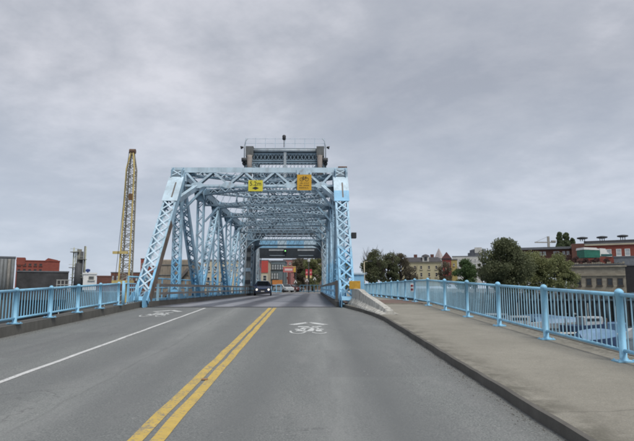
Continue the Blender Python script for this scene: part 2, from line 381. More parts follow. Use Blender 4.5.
def wobline(x0, x1, ya, yb, n=120):
    ps = []
    for k in range(n):
        y0 = ya+(yb-ya)*k/n; y1 = ya+(yb-ya)*(k+1)/n
        w0 = .006*math.sin(y0*3.1)+.004*math.sin(y0*11); w1 = .006*math.sin(y1*3.1)+.004*math.sin(y1*11)
        ps.append([(x0+w0, y0), (x1+w0*.6, y0), (x1+w1*.6, y1), (x0+w1, y1)])
    return ps
flat(wobline(-1.50, -1.37, -28, 20.4), 'yellow_line', YEL); flat(wobline(-1.315, -1.19, -28, 20.4), 'yellow_line', YEL)
flat(wobline(-3.93, -3.84, -28, 20.3), 'white_line', WHT)
def stroke(pts, w):
    out = []
    for a, b in zip(pts[:-1], pts[1:]):
        a, b = Vector(a), Vector(b); d = (b-a).normalized(); n = Vector((-d.y, d.x))*w/2; d = d*w*.15
        out.append([tuple(a-n-d), tuple(b-n+d), tuple(b+n+d), tuple(a+n-d)])
    return out
def ring(cx, cy, rx, ry, w, a0=0, a1=360, n=26):
    out = []
    for k in range(n):
        t0, t1 = R(a0+(a1-a0)*k/n), R(a0+(a1-a0)*(k+1)/n)
        out.append([(cx+rx*math.cos(t0), cy+ry*math.sin(t0)), (cx+rx*math.cos(t1), cy+ry*math.sin(t1)),
                    (cx+(rx-w)*math.cos(t1), cy+(ry-w*1.7)*math.sin(t1)), (cx+(rx-w)*math.cos(t0), cy+(ry-w*1.7)*math.sin(t0))])
    return out
def sharrow(cx, cy):
    p = ring(cx-.25, cy+.45, .2, .5, .05, 170, 375)+ring(cx+.25, cy+.45, .2, .5, .045, 200, 330)+ring(cx-.25, cy+.45, .2, .5, .09, 20, 120)+ring(cx+.25, cy+.45, .2, .5, .08, 50, 140)
    P_ = lambda l: [(cx+a, cy+b) for a, b in l]
    p += stroke(P_([(-.25, .45), (-.1, 1.15), (.16, 1.2), (.02, .5), (-.25, .45)]), .15)+stroke(P_([(.25, .45), (.14, 1.45), (.3, 1.52)]), .14)
    p += stroke(P_([(-.1, 1.15), (-.13, 1.42)]), .06)+stroke(P_([(-.24, 1.45), (-.02, 1.42)]), .2)
    p += stroke(P_([(-.42, 1.95), (0, 2.55), (.42, 1.95)]), .22)
    return p
flat(sharrow(.02, 12.1), 'bicycle_lane_marking', WORN); flat(sharrow(-4.85, 16.6), 'bicycle_lane_marking', WORN)
tag(chamfer(MB().box(-1.37, -1.29, 7.0, 7.07, gz(7.05), gz(7.05)+.02).build('road_marker', simple('orange_marker', (.3, .17, .08), .5))), 'small orange brown marker lying between the two yellow centre lines', 'road marker')

# loose grit washed against the kerbs
gr = MB()
for k in range(1500):
    y_ = random.uniform(2.5, 20); side = random.random() < .65
    x_ = (kx(y_)-abs(random.gauss(0, .09))-.015) if side else -6.4+abs(random.gauss(0, .12))+.015
    r_ = random.uniform(.002, .0055); z_ = gz(y_)
    gr.hexa([(x_+a*r_*random.uniform(.7, 1.2), y_+b_*r_*random.uniform(.7, 1.2), z_+c_*r_) for c_ in (0, 1.2) for a, b_ in ((-1, -1), (1, -1), (1, 1), (-1, 1))])
gr = gr.build('kerb_grit', simple('grit', (.15, .145, .13), .9, .5, 40)); tag(gr, 'loose grit and leaf crumbs gathered along the foot of both kerbs', 'grit'); gr['kind'] = 'stuff'
# ================================================================== HANDRAILS
def post_mesh(h, r=.055):
    return MB().lathe((0, 0, 0), [(0, r*1.25), (.03, r*1.2), (.032, r), (h-.085, r), (h-.08, r*1.22), (h-.04, r*1.24), (h-.032, r*1.1), (h-.012, r*.8), (h, r*.35), (h+.002, .001)], 14).mesh('post')
def handrail(nm, label, X, ys, h, nbal, mat_, indiv, zb, frame=None, pr=.0505, last=True):
    t = thing(nm, label, 'handrail', (X, ys[0], zb(ys[0])))
    X0, Y0, Z0 = X, ys[0], zb(ys[0])
    f = frame or (lambda y: Vector((X, y, zb(y))))
    L = lambda y, dz=0: f(y)-Vector((X0, Y0, Z0))+Vector((0, 0, dz))
    pm = post_mesh(h, pr); pm.materials.append(mat_); pm.polygons.foreach_set('use_smooth', [True]*len(pm.polygons))
    bp = MB().box(-.13, .13, -.1, .1, 0, .02)
    for sx in (-.1, .1):
        for sy in (-.07, .07): bp.lathe((sx, sy, .02), [(0, .014), (.02, .014), (.021, .001)], 6)
    bp = bp.mesh('base_plate'); bp.materials.append(mat_)
    bal = MB().tube([(0, 0, 0), (0, 0, 1)], .011 if pr > .0502 else .012, 6).mesh('baluster'); bal.materials.append(M['balu'] if pr > .0502 else mat_)
    for i, y in enumerate(ys):
        if i == len(ys)-1 and not last: break
        p = inst('post', pm, t, L(y)); inst('base_plate', bp, p, (0, 0, 0))
    rowb = MB()
    for i, (a, b) in enumerate(zip(ys[:-1], ys[1:])):
        r1 = MB().tube([L(a, h*.915), L(b, h*.915)], .031, 8).build('top_rail', mat_, t, True)
        r2 = MB().tube([L(a, h*.155), L(b, h*.155)], .026, 8).build('bottom_rail', mat_, t, True)
        for k in range(nbal):
            q = a+(b-a)*(k+1)/(nbal+1)
            if i < indiv: inst('baluster', bal, t, L(q, h*.155), (0, 0, 0), (1, 1, h*.76))
            else: rowb.tube([L(q, h*.155), L(q, h*.915)], .011, 5)
    if rowb.v: rowb.build('far_balusters', M['balu'], t, stuff=True)
    return t
ysR = [7.69-2.47*2+2.47*k for k in range(9)]
handrail('handrail', 'long blue handrail with round capped posts along the sidewalk, right of the road', 4.53, ysR, 1.04, 17, M['rail'], 9, lambda y: gz(y)+.107)
ysB = [ysR[-1]+.55+2.3*k for k in range(18)]
handrail('handrail', 'far blue handrail running along the bridge walkway beyond the trusses', 4.6, ysB, 1.0, 15, M['rail'], 5, lambda y: ZD+.15, frame=lambda y: Vector((4.6+.0105*(y-20), y, ZD+.15)))
ysL = [12.0-1.6*4+1.6*k for k in range(9)]
handrail('handrail', 'low blue handrail on the concrete kerb at the left side of the road', -6.5, ysL, .8, 12, M['railL'], 8, lambda y: gz(y)+.23, pr=.045)
# gate between the left handrail and the truss
g = thing('gate_panel', 'blue open barred gate panel between left handrail and bridge end post', 'gate', (-6.5, 18.85, gz(18.85)+.1))
for y, n_ in ((0, 'gate_post'), (1.6, 'gate_post')): MB().tube([(0, y, 0), (0, y, .95)], .045, 10).build(n_, M['railL'], g, True)
fr = MB().tube([(0, .14, .12), (0, .14, .86)], .022, 8).tube([(0, 1.36, .12), (0, 1.36, .86)], .022, 8).tube([(0, .14, .12), (0, 1.36, .12)], .022, 8).tube([(0, .14, .86), (0, 1.36, .86)], .022, 8)
fr.build('gate_frame', M['railL'], g, True)
bl = MB().tube([(0, 0, .12), (0, 0, .86)], .011, 6).mesh('baluster'); bl.materials.append(M['railL'])
for k in range(4): inst('baluster', bl, g, (0, .4+.24*k, 0))
# red and white hazard plate on the corner post
hz = thing('hazard_sign', 'small white plate with four dark red squares on the walkway rail corner', 'sign', (4.5, 22.8, ZD+.15))
MB().box(-.11, .11, -.085, -.075, .44, .78).build('plate', M['white'], hz)
rd = simple('dark_red_paint', (.25, .02, .03), .5)
sqm = MB().box(-.045, .045, -.089, -.0755, -.045, .045).mesh('red_square'); sqm.materials.append(rd)
for sx in (-.055, .055):
    for sz in (.53, .69): inst('red_square', sqm, hz, (sx, 0, sz))

# ================================================================== TRUSS HELPERS
def laced(p0, p1, W_, D_, m, parent, name, lm=None, mode='Z', pitch=None, wdir=(1, 0, 0), t=.03, bw=.055, faces=(-1, 1), indiv=False, cover=None):
    """built-up member: two side channels joined by lacing bars"""
    p0, p1 = Vector(p0), Vector(p1); a = (p1-p0); Ln = a.length; a.normalize(); u = Vector(wdir); u = (u-a*u.dot(a)).normalized(); n = a.cross(u)
    b = MB()
    for s_ in (-1, 1):
        b.bar(p0, p1, t, D_, wdir, (s_*(W_/2-t/2), 0))
        for q in (-1, 1): b.bar(p0, p1, .085, .016, wdir, (s_*(W_/2-.0425-t*.2), q*(D_/2-.008+.004)))
    for q in faces:
        for e0, e1 in ((0, .55 if not indiv else .2), (Ln-.55, Ln)):
            b.bar(p0+a*e0, p0+a*e1, W_*.96, .012, wdir, (0, q*(D_/2+.014)))
    o = b.build(name, m, parent)
    pitch = pitch or W_*.95; k = max(1, round((Ln-1.1)/pitch)); st = (Ln-1.1)/k
    lb = MB(); hw = W_/2-.05
    for q in faces:
        for i in range(k):
            s0 = 1 if i % 2 else -1
            for sg in ((s0,) if mode == 'Z' else (s0, -s0)):
                A = p0+a*(.55+st*i)+u*(sg*hw)+n*(q*(D_/2+.02+(.012 if sg != s0 else 0))); Bp = p0+a*(.55+st*(i+1))-u*(sg*hw)+n*(q*(D_/2+.02+(.012 if sg != s0 else 0)))
                if indiv and q == indiv: MB().bar(A, Bp, bw, .011, u).build('lacing_bar', lm or m, o)
                else: lb.bar(A, Bp, bw, .011, u)
    if lb.v: lb.build('lacing', lm or m, o, stuff=True)
    return o
def gusset(parent, c, w, h, m, normal='x', t=.016, name='gusset_plate'):
    x, y, z = c
    k = .28
    pr = [(-w/2, -h/2+k*h), (-w/2+k*w, -h/2), (w/2-k*w, -h/2), (w/2, -h/2+k*h), (w/2, h/2-k*h), (w/2-k*w, h/2), (-w/2+k*w, h/2), (-w/2, h/2-k*h)]
    if normal == 'x': return MB().poly([(x, y+a, z+b_) for a, b_ in pr], (t, 0, 0)).build(name, m, parent)
    return MB().poly([(x+a, y, z+b_) for a, b_ in pr], (0, t, 0)).build(name, m, parent)

# ================================================================== NEAR TRUSS SPAN
span = bframe(thing('truss_span', 'near pale blue riveted steel through truss with laced posts over the roadway', 'bridge'))
PV = 5.2; HT = 6.45; UT = 4.05
def node(s_, i, top): return Vector((s_*UT, PV*i, HT if top else .12))
for s_ in (-1, 1):
    m = M['steel'] if s_ < 0 else M['steelR']
    ep = laced(node(s_, 0, 0), node(s_, 1, 1), .62, .42, m, span, 'end_post', M['steeltop'] if s_ < 0 else M['steelR'], 'X', .6, bw=.07, indiv=1)
    if s_ < 0:
        a = (node(s_, 1, 1)-node(s_, 0, 0)).normalized(); p0 = node(s_, 0, 0); rc = MB().bar(p0+a*.25, p0+a*4.6, .012, .36, (1, 0, 0), (.32, 0)).build('channel_web', simple('rust_brown_web', (.15, .115, .09), .8, .5, 2.5), span); rc['label'] = 'rust brown inner web'
    # solid cover plate near the top of the end post, patched in newer blue on one side
    a = (node(s_, 1, 1)-node(s_, 0, 0)); Ln = a.length; a.normalize(); nn = a.cross(Vector((1, 0, 0)))
    fs = 1 if nn.y < 0 else -1
    A, Bq = node(s_, 0, 0)+a*(Ln-2.35), node(s_, 0, 0)+a*(Ln-.55)
    md = A+(Bq-A)*(.42 if s_ > 0 else .1)
    MB().bar(md, Bq, .72, .014, (1, 0, 0), (0, fs*.26)).build('cover_plate', M['plate'], span)
    cp = MB().bar(A, md, .72, .0145, (1, 0, 0), (0, fs*.26)).build('cover_plate', M['plateB'] if s_ > 0 else M['plate'], span)
    if s_ > 0: cp['label'] = 'newer sky blue cover plate'
    rs = MB().bar(A+a*.25, Bq-a*.45, .07, .006, (1, 0, 0), (.06, fs*.271)).build('rusty_slot', M['rustrail'], span)
    # crossed box at the head of the post
    X0 = s_*UT; v0 = PV-.12
    p0 = node(s_, 0, 0); hp = MB().bar(p0+a*(Ln-.5), p0+a*(Ln-.02), .6, .012, (1, 0, 0), (0, fs*.262)).build('head_opening_shade', M['steeldark'], span)  # dark sheet, paints the shade of the opening behind the crossed bars
    e0, e1 = p0+a*(Ln-.5), p0+a*(Ln-.02); off = a.cross(Vector((1, 0, 0)))*fs
    for d_ in (1, -1):
        MB().bar(e0+off*(.277+.007*d_)+Vector((-.29*d_, 0, 0)), e1+off*(.277+.007*d_)+Vector((.29*d_, 0, 0)), .055, .01, (1, 0, 0)).build('head_cross_bar', M['steeltop'], span)
    for dx in (-.35, .35): MB().box(X0+dx-.03, X0+dx+.03, v0-.02, v0+.3, HT-.4, HT+.14).build('head_side_plate', M['steeltop'], span)
    for i in range(1, 5):      # top chord
        b = MB(); p0, p1 = node(s_, i, 1), node(s_, i+1, 1)
        for q in (-.21, .21): b.bar(p0, p1, .03, .42, (1, 0, 0), (q, 0))
        b.bar(p0+Vector((0, 0, .22)), p1+Vector((0, 0, .22)), .5, .016)
        tc = b.build('top_chord', M['steelmid'], span)
        l = MB()
        for k in range(12):
            z_ = -.215; v0_ = p0.y+PV*k/12; v1_ = v0_+PV/12; q = 1 if k % 2 else -1
            l.bar((p0.x-q*.19, v0_, p0.z+z_), (p0.x+q*.19, v1_, p0.z+z_), .06, .012, (1, 0, 0))
        l.build('lacing', m, tc, stuff=True)
    for i in range(0, 5):      # bottom chord
        b = MB(); p0, p1 = node(s_, i, 0), node(s_, i+1, 0)
        for q in (-.19, .19): b.bar(p0, p1, .03, .36, (1, 0, 0), (q, 0))
        b.build('bottom_chord', m, span)
    for i in range(1, 6):
        laced(node(s_, i, 0), node(s_, i, 1), .44, .3, m, span, 'vertical_post', mode='X' if i in (1,) else 'Z', pitch=.4, bw=.05)
    for a_, b_ in ((1, 2), (3, 2), (3, 4), (5, 4)):
        laced(node(s_, a_, 1), node(s_, b_, 0), .44, .34, m, span, 'diagonal', mode='Z', pitch=.32, bw=.085)
    for i in range(0, 6):
        for q in (-.26, .245):
            if i: gusset(span, (s_*UT+q, PV*i, HT-.1), 1.3, .75, m)
            gusset(span, (s_*UT+q, PV*i, .2), 1.2, .8, m)
# portal frame across the end posts, signs hang on it
zp, zl = HT+.2, HT-.62; vp = PV-.12
MB().box(-4.42, 4.42, vp-.02, vp+.34, zp-.06, zp+.1).build('portal_top_strut', M['steeltop'], span)
MB().box(-4.42, 4.42, vp-.04, vp-.025, zp-.16, zp+.1).build('portal_fascia', M['plate'], span)
MB().box(3.95, 4.4, vp-.05, vp+.3, zp+.1, zp+.16).build('rusty_cap', simple('rust_plate', (.2, .1, .06), .8, .5, 6), span)
MB().box(-3.72, 3.72, vp-.03, vp+.02, zl-.05, zl+.05).build('portal_bottom_strut', M['steeltop'], span)
MB().box(-3.72, 3.72, vp+.3, vp+.34, zl-.05, zl+.05).build('portal_bottom_strut', M['steel'], span)
lw = [-3.1+1.55*k for k in range(5)]; tn = [-3.72]+[(lw[k]+lw[k+1])/2 for k in range(4)]+[3.72]
for k, u_ in enumerate(lw):
    for q in (k, k+1):
        MB().bar((u_, vp, zl+.05), (tn[q], vp, zp-.1), .1, .05, (1, 0, 0)).build('portal_diagonal', M['steeltop'], span)
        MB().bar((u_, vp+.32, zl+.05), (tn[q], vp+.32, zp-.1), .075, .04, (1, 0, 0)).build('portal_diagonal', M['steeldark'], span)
    gusset(span, (u_, vp-.035, zl+.02), .6, .3, M['steeltop'], 'y')
l = MB()
for k in range(34):
    x0 = -3.6+7.2*k/34; x1 = x0+7.2/34; q = k % 2
    l.bar((x0, vp+.02, zl-.07+.02*q), (x1, vp+.3, zl-.07), .05, .012, (1, 0, 0))
    l.bar((x0, vp+.34, zp-.1 if q else zp-.34), (x1, vp+.34, zp-.34 if q else zp-.1), .045, .012, (0, 1, 0))
l.bar((-3.7, vp+.34, zp-.36), (3.7, vp+.34, zp-.36), .05, .05)
l.build('portal_lacing', M['steel'], span, stuff=True)
for s_ in (-1, 1):   # knee braces and their curved webs
    laced((s_*3.1, vp+.15, zl), (s_*3.86, vp-.62, zl-.82), .16, .28, M['steeltop'], span, 'knee_brace', pitch=.16, bw=.03, wdir=(1, 0, 0), faces=(-1,))
    pts = [(s_*3.74, vp+.2, zl)]
    for k in range(7):
        t = k/6; a_ = R(90*t); pts.append((s_*(2.75+.98*math.sin(a_)), vp+.2, zl-.98*(1-math.cos(a_))))
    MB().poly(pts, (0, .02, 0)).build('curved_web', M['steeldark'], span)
    MB().bar((s_*2.7, vp+.16, zl-.0), (s_*3.8, vp+.16, zl-1.2), .1, .16, (1, 0, 0)).build('knee_angle', M['steel'], span)
# sway frames and top laterals
for i in range(2, 6):
    v = PV*i; t_ = HT+.1; lo = HT-.78
    f_ = MB().box(-3.82, 3.82, v-.12, v+.12, t_-.05, t_+.05).box(-3.82, 3.82, v-.1, v+.1, lo-.045, lo+.045)
    for u_ in (-3.8, -1.9, 0, 1.9, 3.8): f_.box(u_-.04, u_+.04, v-.05, v+.05, lo, t_)
    fo = f_.build('sway_frame', M['steelmid'], span); l = MB(); n_ = 18
    for k in range(n_):
        x0 = -3.8+7.6*k/n_; x1 = x0+7.6/n_
        for q, dv_ in ((0, -.11), (1, .11)): l.bar((x0, v+dv_, lo if q else t_), (x1, v+dv_, t_ if q else lo), .055, .014, (0, 1, 0))
    l.build('lacing', M['steeltop'], fo, stuff=True)
    for s_ in (-1, 1):
        MB().bar((s_*2.9, v, lo), (s_*3.8, v, lo-1.0), .12, .1, (0, 1, 0)).build('knee_brace', M['steel'], span)
for i in range(1, 5):
    for d_ in (-1, 1):
        laced((-3.8*d_, PV*i+.2, HT+.02+.1*d_), (3.8*d_, PV*(i+1)-.2, HT+.02+.1*d_), .3, .24, M['steelmid'], span, 'top_lateral', M['steeltop'], wdir=(0, 0, 1), pitch=.3, bw=.05)
        
for k in range(9):
    MB().box(-3.9, 3.9, PV*.625*k+.1, PV*.625*k+.35, -.9, -.32).build('floor_beam', M['steelold'], span)
MB().bar((4.0, 1.2, 1.9), (4.35, 1.35, .2), .05, .05).build('angle_brace', M['steelR'], span)

# signs on the portal
def bp(px, py, v):    # bridge-frame point seen at a pixel, on the plane v
    P0 = at(px, py, 21+v); q = Matrix.Rotation(-BR, 3, 'Z') @ (P0-BO); return q
yl = simple('sign_yellow', (.68, .60, .05), .5, .08); og = simple('sign_orange', (.62, .35, .025), .5, .1); bk = simple('sign_black', (.02, .02, .02), .5)
c = bp(255.8, 186.3, vp); sg = bframe(thing('clearance_sign', 'yellow overhead clearance sign reading 5.2m with a black arrow pair', 'sign')); sg.location = B(c.x, vp-.12, c.z)
chamfer(MB().box(-.36, .36, -.02, 0, -.28, .28).build('sign_plate', yl, sg), .01)
text_mesh('5.2m', .3, bk, 'lettering', sg, (0, -.024, .1), (R(90), 0, 0))
MB().poly([(-.17, -.023, -.12), (0, -.023, -.2), (.17, -.023, -.12), (0, -.023, -.04)], (0, -.004, 0)).build('arrow_symbol', bk, sg)
for x_ in (-.25, .25): MB().box(x_-.02, x_+.02, 0, .1, -.3, .35).build('bracket', M['darkgrey'], sg)
c = bp(304.3, 183.2, vp); sg = bframe(thing('bicycle_sign', 'square orange overhead sign with a black bicycle above three worn lines of text', 'sign')); sg.location = B(c.x, vp-.14, c.z)
chamfer(MB().box(-.36, .36, -.02, 0, -.4, .4).build('sign_plate', og, sg), .01)
ic = MB()
def ring3(b, cx, cz, r, w, n=20):
    for k in range(n):
        t0, t1 = 2*math.pi*k/n, 2*math.pi*(k+1)/n
        b.bar((cx+r*math.cos(t0), -.024, cz+r*math.sin(t0)), (cx+r*math.cos(t1), -.024, cz+r*math.sin(t1)), w, .004, (0, 0, 1) if abs(math.cos(t0)) < .7 else (1, 0, 0))
ring3(ic, -.13, .16, .085, .02); ring3(ic, .13, .16, .085, .02)
for a_, b_ in (((-.13, .16), (-.05, .27)), ((-.05, .27), (.08, .27)), ((.08, .27), (-.01, .15)), ((-.01, .15), (-.13, .16)), ((-.05, .27), (-.01, .15)), ((.13, .16), (.07, .31)), ((.07, .31), (.11, .32)), ((-.08, .3), (-.02, .3))):
    ic.bar((a_[0], -.0235, a_[1]), (b_[0], -.0235, b_[1]), .018, .004, (0, 0, 1) if abs(a_[0]-b_[0]) > abs(a_[1]-b_[1]) else (1, 0, 0))
ic.build('bicycle_symbol', bk, sg)
tx = MB()
for r_, ln in ((-.03, [(-.22, -.06), (-.02, .05), (.1, .22)]), (-.15, [(-.24, -.1), (-.06, .24)]), (-.27, [(-.26, -.02), (.02, .25)])):
    for a_, b_ in ln:
        x_ = a_
        while x_ < b_-.01:
            tx.box(x_, x_+.028, -.0235, -.0205, r_-.03, r_+.03) if random.random() < .75 else tx.box(x_, x_+.03, -.0235, -.0205, r_-.03, r_-.012)
            x_ += .045
tx.build('worn_lettering', simple('faded_black', (.12, .08, .02), .6), sg, stuff=True)
for x_ in (-.25, .25): MB().box(x_-.02, x_+.02, 0, .12, -.42, .5).build('bracket', M['darkgrey'], sg)
MB().box(-.38, .38, 0.05, .07, .42, .72).build('mounting_plate', M['steeltop'], sg)

# guard rails inside the trusses
def guard(label, u_, v0, v1, s_, posts, rcol, pcol):
    t = bframe(thing('guard_rail', label, 'guard rail'))
    for z_, h_ in (((.86, .12), (.52, .09)) if s_ < 0 else ((.95, .14), (.62, .1), (.32, .1))):
        MB().box(u_-.05, u_+.05, v0, v1, z_-h_/2, z_+h_/2).build('rail', rcol if z_ > .5 and s_ < 0 or z_ > .8 else pcol, t)
    n_ = int((v1-v0)/posts)
    pm = MB().box(-.045, .045, -.05, .05, -.1, .92).mesh('post'); pm.materials.append(pcol)
    for k in range(n_+1): inst('post', pm, t, (u_+s_*.13, v0+posts*k, 0))
    return t
guard('low brown guard rail with two bars in front of the left truss', -3.62, 1.2, 48, -1, 1.73, M['rustrail'], M['steelold'])
guard('blue guard rail with a dark top bar in front of the right truss', 3.66, 2.8, 48, 1, 1.3, M['rustrail'], M['plateB'])
t = bframe(thing('outer_handrail', 'thin blue pipe handrail outside the left truss', 'handrail'))
for z_ in (.75, 1.2): MB().tube([(-4.75, .5, z_), (-4.75, 27, z_)], .035, 8).build('rail', M['railL'], t, True)
pm = MB().tube([(0, 0, -.3), (0, 0, 1.22)], .04, 8).mesh('post'); pm.materials.append(M['railL'])
for k in range(12): inst('post', pm, t, (-4.75, .5+2.4*k, 0))
tag(bframe(chamfer(MB().box(3.68, 3.8, 2.5, 2.64, -.05, 1.08).build('end_bollard', M['rustrail']))), 'dark square post at the near end of the right guard rail', 'post')

# ================================================================== LIFT TOWER AND COUNTERWEIGHT FRAME
tw = bframe(thing('lift_tower', 'tall weathered steel frame with laced girders rising behind the near truss', 'bridge tower'))
TH = 14.0
for v in (28.2, 34.5):
    m = M['steelold']
    for s_ in (-1, 1):
        laced((s_*4.05, v, -.2), (s_*3.35, v, TH), .62, .6, m, tw, 'tower_leg', M['steeltop'], 'X', .7, bw=.08)
    gl = [(5.2, 6.15), (6.9, 7.7), (8.3, 9.1), (9.7, 10.5), (10.9, 11.6), (11.85, 12.55), (12.75, 13.4)]
    for j, (a_, b_) in enumerate(gl):
        fr = MB().box(-3.5, 3.5, v-.16, v+.16, a_-.06, a_+.06).box(-3.5, 3.5, v-.16, v+.16, b_-.06, b_+.06)
        if j == 0: fr.box(-3.5, -3.0, v-.13, v+.13, a_, b_).box(3.0, 3.5, v-.13, v+.13, a_, b_)
        gd = fr.build('cross_girder', M['steelmid'], tw); l = MB(); n_ = 14 if j == 0 else 20
        for k in range(n_):
            x0 = -3.5+7*k/n_; x1 = x0+7/n_
            for q, dv_ in ((0, -.15), (1, .15), (1, -.13), (0, .13)):
                l.bar((x0, v+dv_, a_ if q else b_), (x1, v+dv_, b_ if q else a_), .06, .014, (0, 1, 0))
        l.build('lacing', M['steeltop'], gd, stuff=True)
    for s_ in (-1, 1):
        b = MB(); pts = [(s_*3.8, v-.1, 5.2)]
        for k in range(9):
            a_ = R(90*k/8); pts.append((s_*(2.3+1.5*math.sin(a_)), v-.1, 5.2-1.9*(1-math.cos(a_))))
        b.poly(pts, (0, .03, 0)).build('curved_bracket', M['steeldark'], tw)
        for k in range(8):
            a0, a1 = R(90*k/8), R(90*(k+1)/8)
            b = MB().bar((s_*(2.3+1.5*math.sin(a0)), v-.08, 5.2-1.9*(1-math.cos(a0))), (s_*(2.3+1.5*math.sin(a1)), v-.08, 5.2-1.9*(1-math.cos(a1))), .3, .03, (0, 1, 0)).build('bracket_flange', M['steel'], tw)
    for z0, z1 in ((5.3, 9.7),):
        for d_ in (-1, 1): laced((-3.5*d_, v+.05*d_, z0), (3.5*d_, v+.05*d_, z1+3), .34, .26, M['steelmid'], tw, 'cross_brace', M['steeltop'], pitch=.35, bw=.05, wdir=(0, 0, 1))
for s_ in (-1, 1):
    for z_ in (5.6, 7.8, 10.2, 13.0): MB().box(s_*3.6-.15, s_*3.6+.15, 28.5, 34.2, z_-.2, z_+.2).build('side_girder', M['steelold'], tw)
    laced((s_*4.0, 28.6, 5), (s_*3.8, 34.2, 9.6), .3, .3, M['steelold'], tw, 'side_brace', pitch=.35)
    laced((s_*3.8, 34.2, 9.8), (s_*3.8, 28.6, 12.3), .3, .3, M['steelold'], tw, 'side_brace', pitch=.35)
    MB().box(s_*3.35-.36, s_*3.35+.36, 27.7, 28.9, TH-.9, TH+.05).build('bearing_housing', concrete('brown_stained_steel', (.16, .17, .17), .6), tw)
    MB().tube([(s_*3.5, 27.6, TH-1.3), (s_*4.05, 27.6, TH-1.3)], .2, 10).build('sheave', M['darkgrey'], tw, True)
    MB().tube([(s_*3.3, 27.5, TH-3.1), (s_*3.3, 27.5, TH-.9)], .24, 10).build('rusty_strut', simple('rusty_pipe', (.27, .24, .22), .8, .4, 2), tw, True)
MB().tube([(-3.1, 28.0, TH-.3), (3.1, 28.0, TH-.3)], .15, 14).build('cross_shaft', M['steelold'], tw, True)
MB().box(-3.5, 3.5, 28.2, 34.6, TH-.12, TH-.02).build('top_platform', M['steeldark'], tw)
MB().box(-.13, .13, 27.95, 28.05, 9.6, TH-.4).build('centre_column', M['steelold'], tw)
rl = MB()
for z_ in (.5, .95): rl.tube([(-3.75, 28.0, TH+z_-.1), (3.75, 28.0, TH+z_-.1)], .015, 6)
rl.build('platform_rail', M['steeltop'], tw)
pm = MB().tube([(0, 0, 0), (0, 0, 1.02)], .02, 6).mesh('rail_post'); pm.materials.append(M['steeltop'])
for k in range(9): inst('rail_post', pm, tw, (-3.75+7.5*k/8, 28.0, TH-.1))
for z0 in (11.0, 12.2): MB().box(-2.9, 2.9, 31.2, 31.35, z0, z0+.55).build('machinery_beam', M['steeldark'], tw)
for u_ in (-2.4, -1.2, 1.2, 2.4): MB().bar((u_, 28.3, 10.9), (u_*.8, 34.3, 13.3), .16, .2).build('counterweight_arm', M['steelmid'], tw)
# machinery deck inside the frame
MB().box(-3.4, 3.4, 29.5, 33.8, 6.2, 6.5).build('machinery_floor', M['steelold'], tw)
for u_ in (-2.2, 1.1): MB().tube([(u_, 29.2, 6.1), (u_+1.3, 29.2, 6.1)], .32, 12).build('gear_drum', M['steelold'], tw, True)
lp = bframe(thing('beacon_lamp', 'black lamp on a short mast at the middle of the tower top', 'lamp')); lp.location = B(-.1, 27.95, TH)
MB().tube([(0, 0, 0), (0, 0, .75)], .03, 6).build('mast', M['dark'], lp); MB().lathe((0, 0, .72), [(0, .1), (.05, .16), (.4, .17), (.48, .1), (.5, .01)], 12).build('lamp_body', M['dark'], lp, True)
for s_ in (-1, 1):
    h_ = bframe(thing('horn_loudspeaker', ['dark horn on a bent mast at the right corner of the tower', 'dark horn on a bent mast at the left corner of the tower'][s_ < 0], 'loudspeaker')); h_.location = B(s_*3.85, 27.9, TH-1.5)
    MB().tube([(0, 0, 0), (0, 0, 1.6), (-s_*.1, 0, 2.1), (-s_*.3, 0, 2.35)], .045, 8).build('mast', M['steelold'], h_, True)
    MB().tube([(s_*.1, 0, 1.5), (s_*.36, 0, 1.45)], [.07, .16], 10).build('horn', M['dark'], h_, True)
    MB().tube([(0, -.15, -.1), (0, .15, -.1)], .18, 10).build('junction_drum', M['darkgrey'], h_, True)

# ================================================================== FAR LEAF
leaf = bframe(thing('bascule_leaf', 'far lifting leaf of the bridge with a dark portal and blue panels', 'bridge'))
LV = [35.5+2.9*k for k in range(6)]
for s_ in (-1, 1):
    m = M['steelold'] if s_ < 0 else M['steelR']
    MB().box((4.05 if s_ > 0 else -4.55)-.25, (4.05 if s_ > 0 else -4.55)+.25, LV[0], LV[-1], 7.2, 7.6).build('top_chord', m, leaf)
    MB().box((4.05 if s_ > 0 else -4.55)-.2, (4.05 if s_ > 0 else -4.55)+.2, LV[0], LV[-1], -.05, .3).build('bottom_chord', m, leaf)
    for i, v in enumerate(LV): laced(((4.05 if s_ > 0 else -4.55), v, .2), ((4.05 if s_ > 0 else -4.55), v, 7.3), .5, .36, m, leaf, 'vertical_post', M['steeltop'], pitch=.5)
    for i in range(5):
        a_, b_ = (0.2, 7.3) if i % 2 else (7.3, .2)
        laced(((4.05 if s_ > 0 else -4.55), LV[i], a_), ((4.05 if s_ > 0 else -4.55), LV[i+1], b_), .4, .34, m, leaf, 'diagonal', M['steeltop'], pitch=.4)
for i, v in enumerate(LV[:-1]):
    fr = MB().box(-3.8, 3.8, v-.1, v+.1, 8.2, 8.35).box(-3.8, 3.8, v-.1, v+.1, 7.3, 7.4); o = fr.build('sway_frame', M['steel'], leaf); l = MB()
    for k in range(16):
        x0 = -3.8+7.6*k/16; x1 = x0+.475; q = k % 2
        l.bar((x0, v, 7.35 if q else 8.25), (x1, v, 8.25 if q else 7.35), .06, .05, (0, 1, 0))
    l.build('lacing', M['steeltop'], o, stuff=True)
v = 49.0
for k in range(7):
    x0 = -4.4+8.2*k/7; pb = [M['plateB'], M['plateB'], M['plate'], M['plateB'], M['plateB'], M['plate'], M['plate']][k]
    MB().box(x0+.01, x0+8.2/7-.01, v-.05, v+.1, 6.02, 7.15).build('portal_panel', pb, leaf)
MB().box(-4.5, 4.0, v-.1, v+1.6, 4.72, 6.0).build('dark_portal_beam', simple('portal_dark', (.045, .055, .065), .7), leaf)
ls = simple('light_slot', (.5, .52, .52), .5)
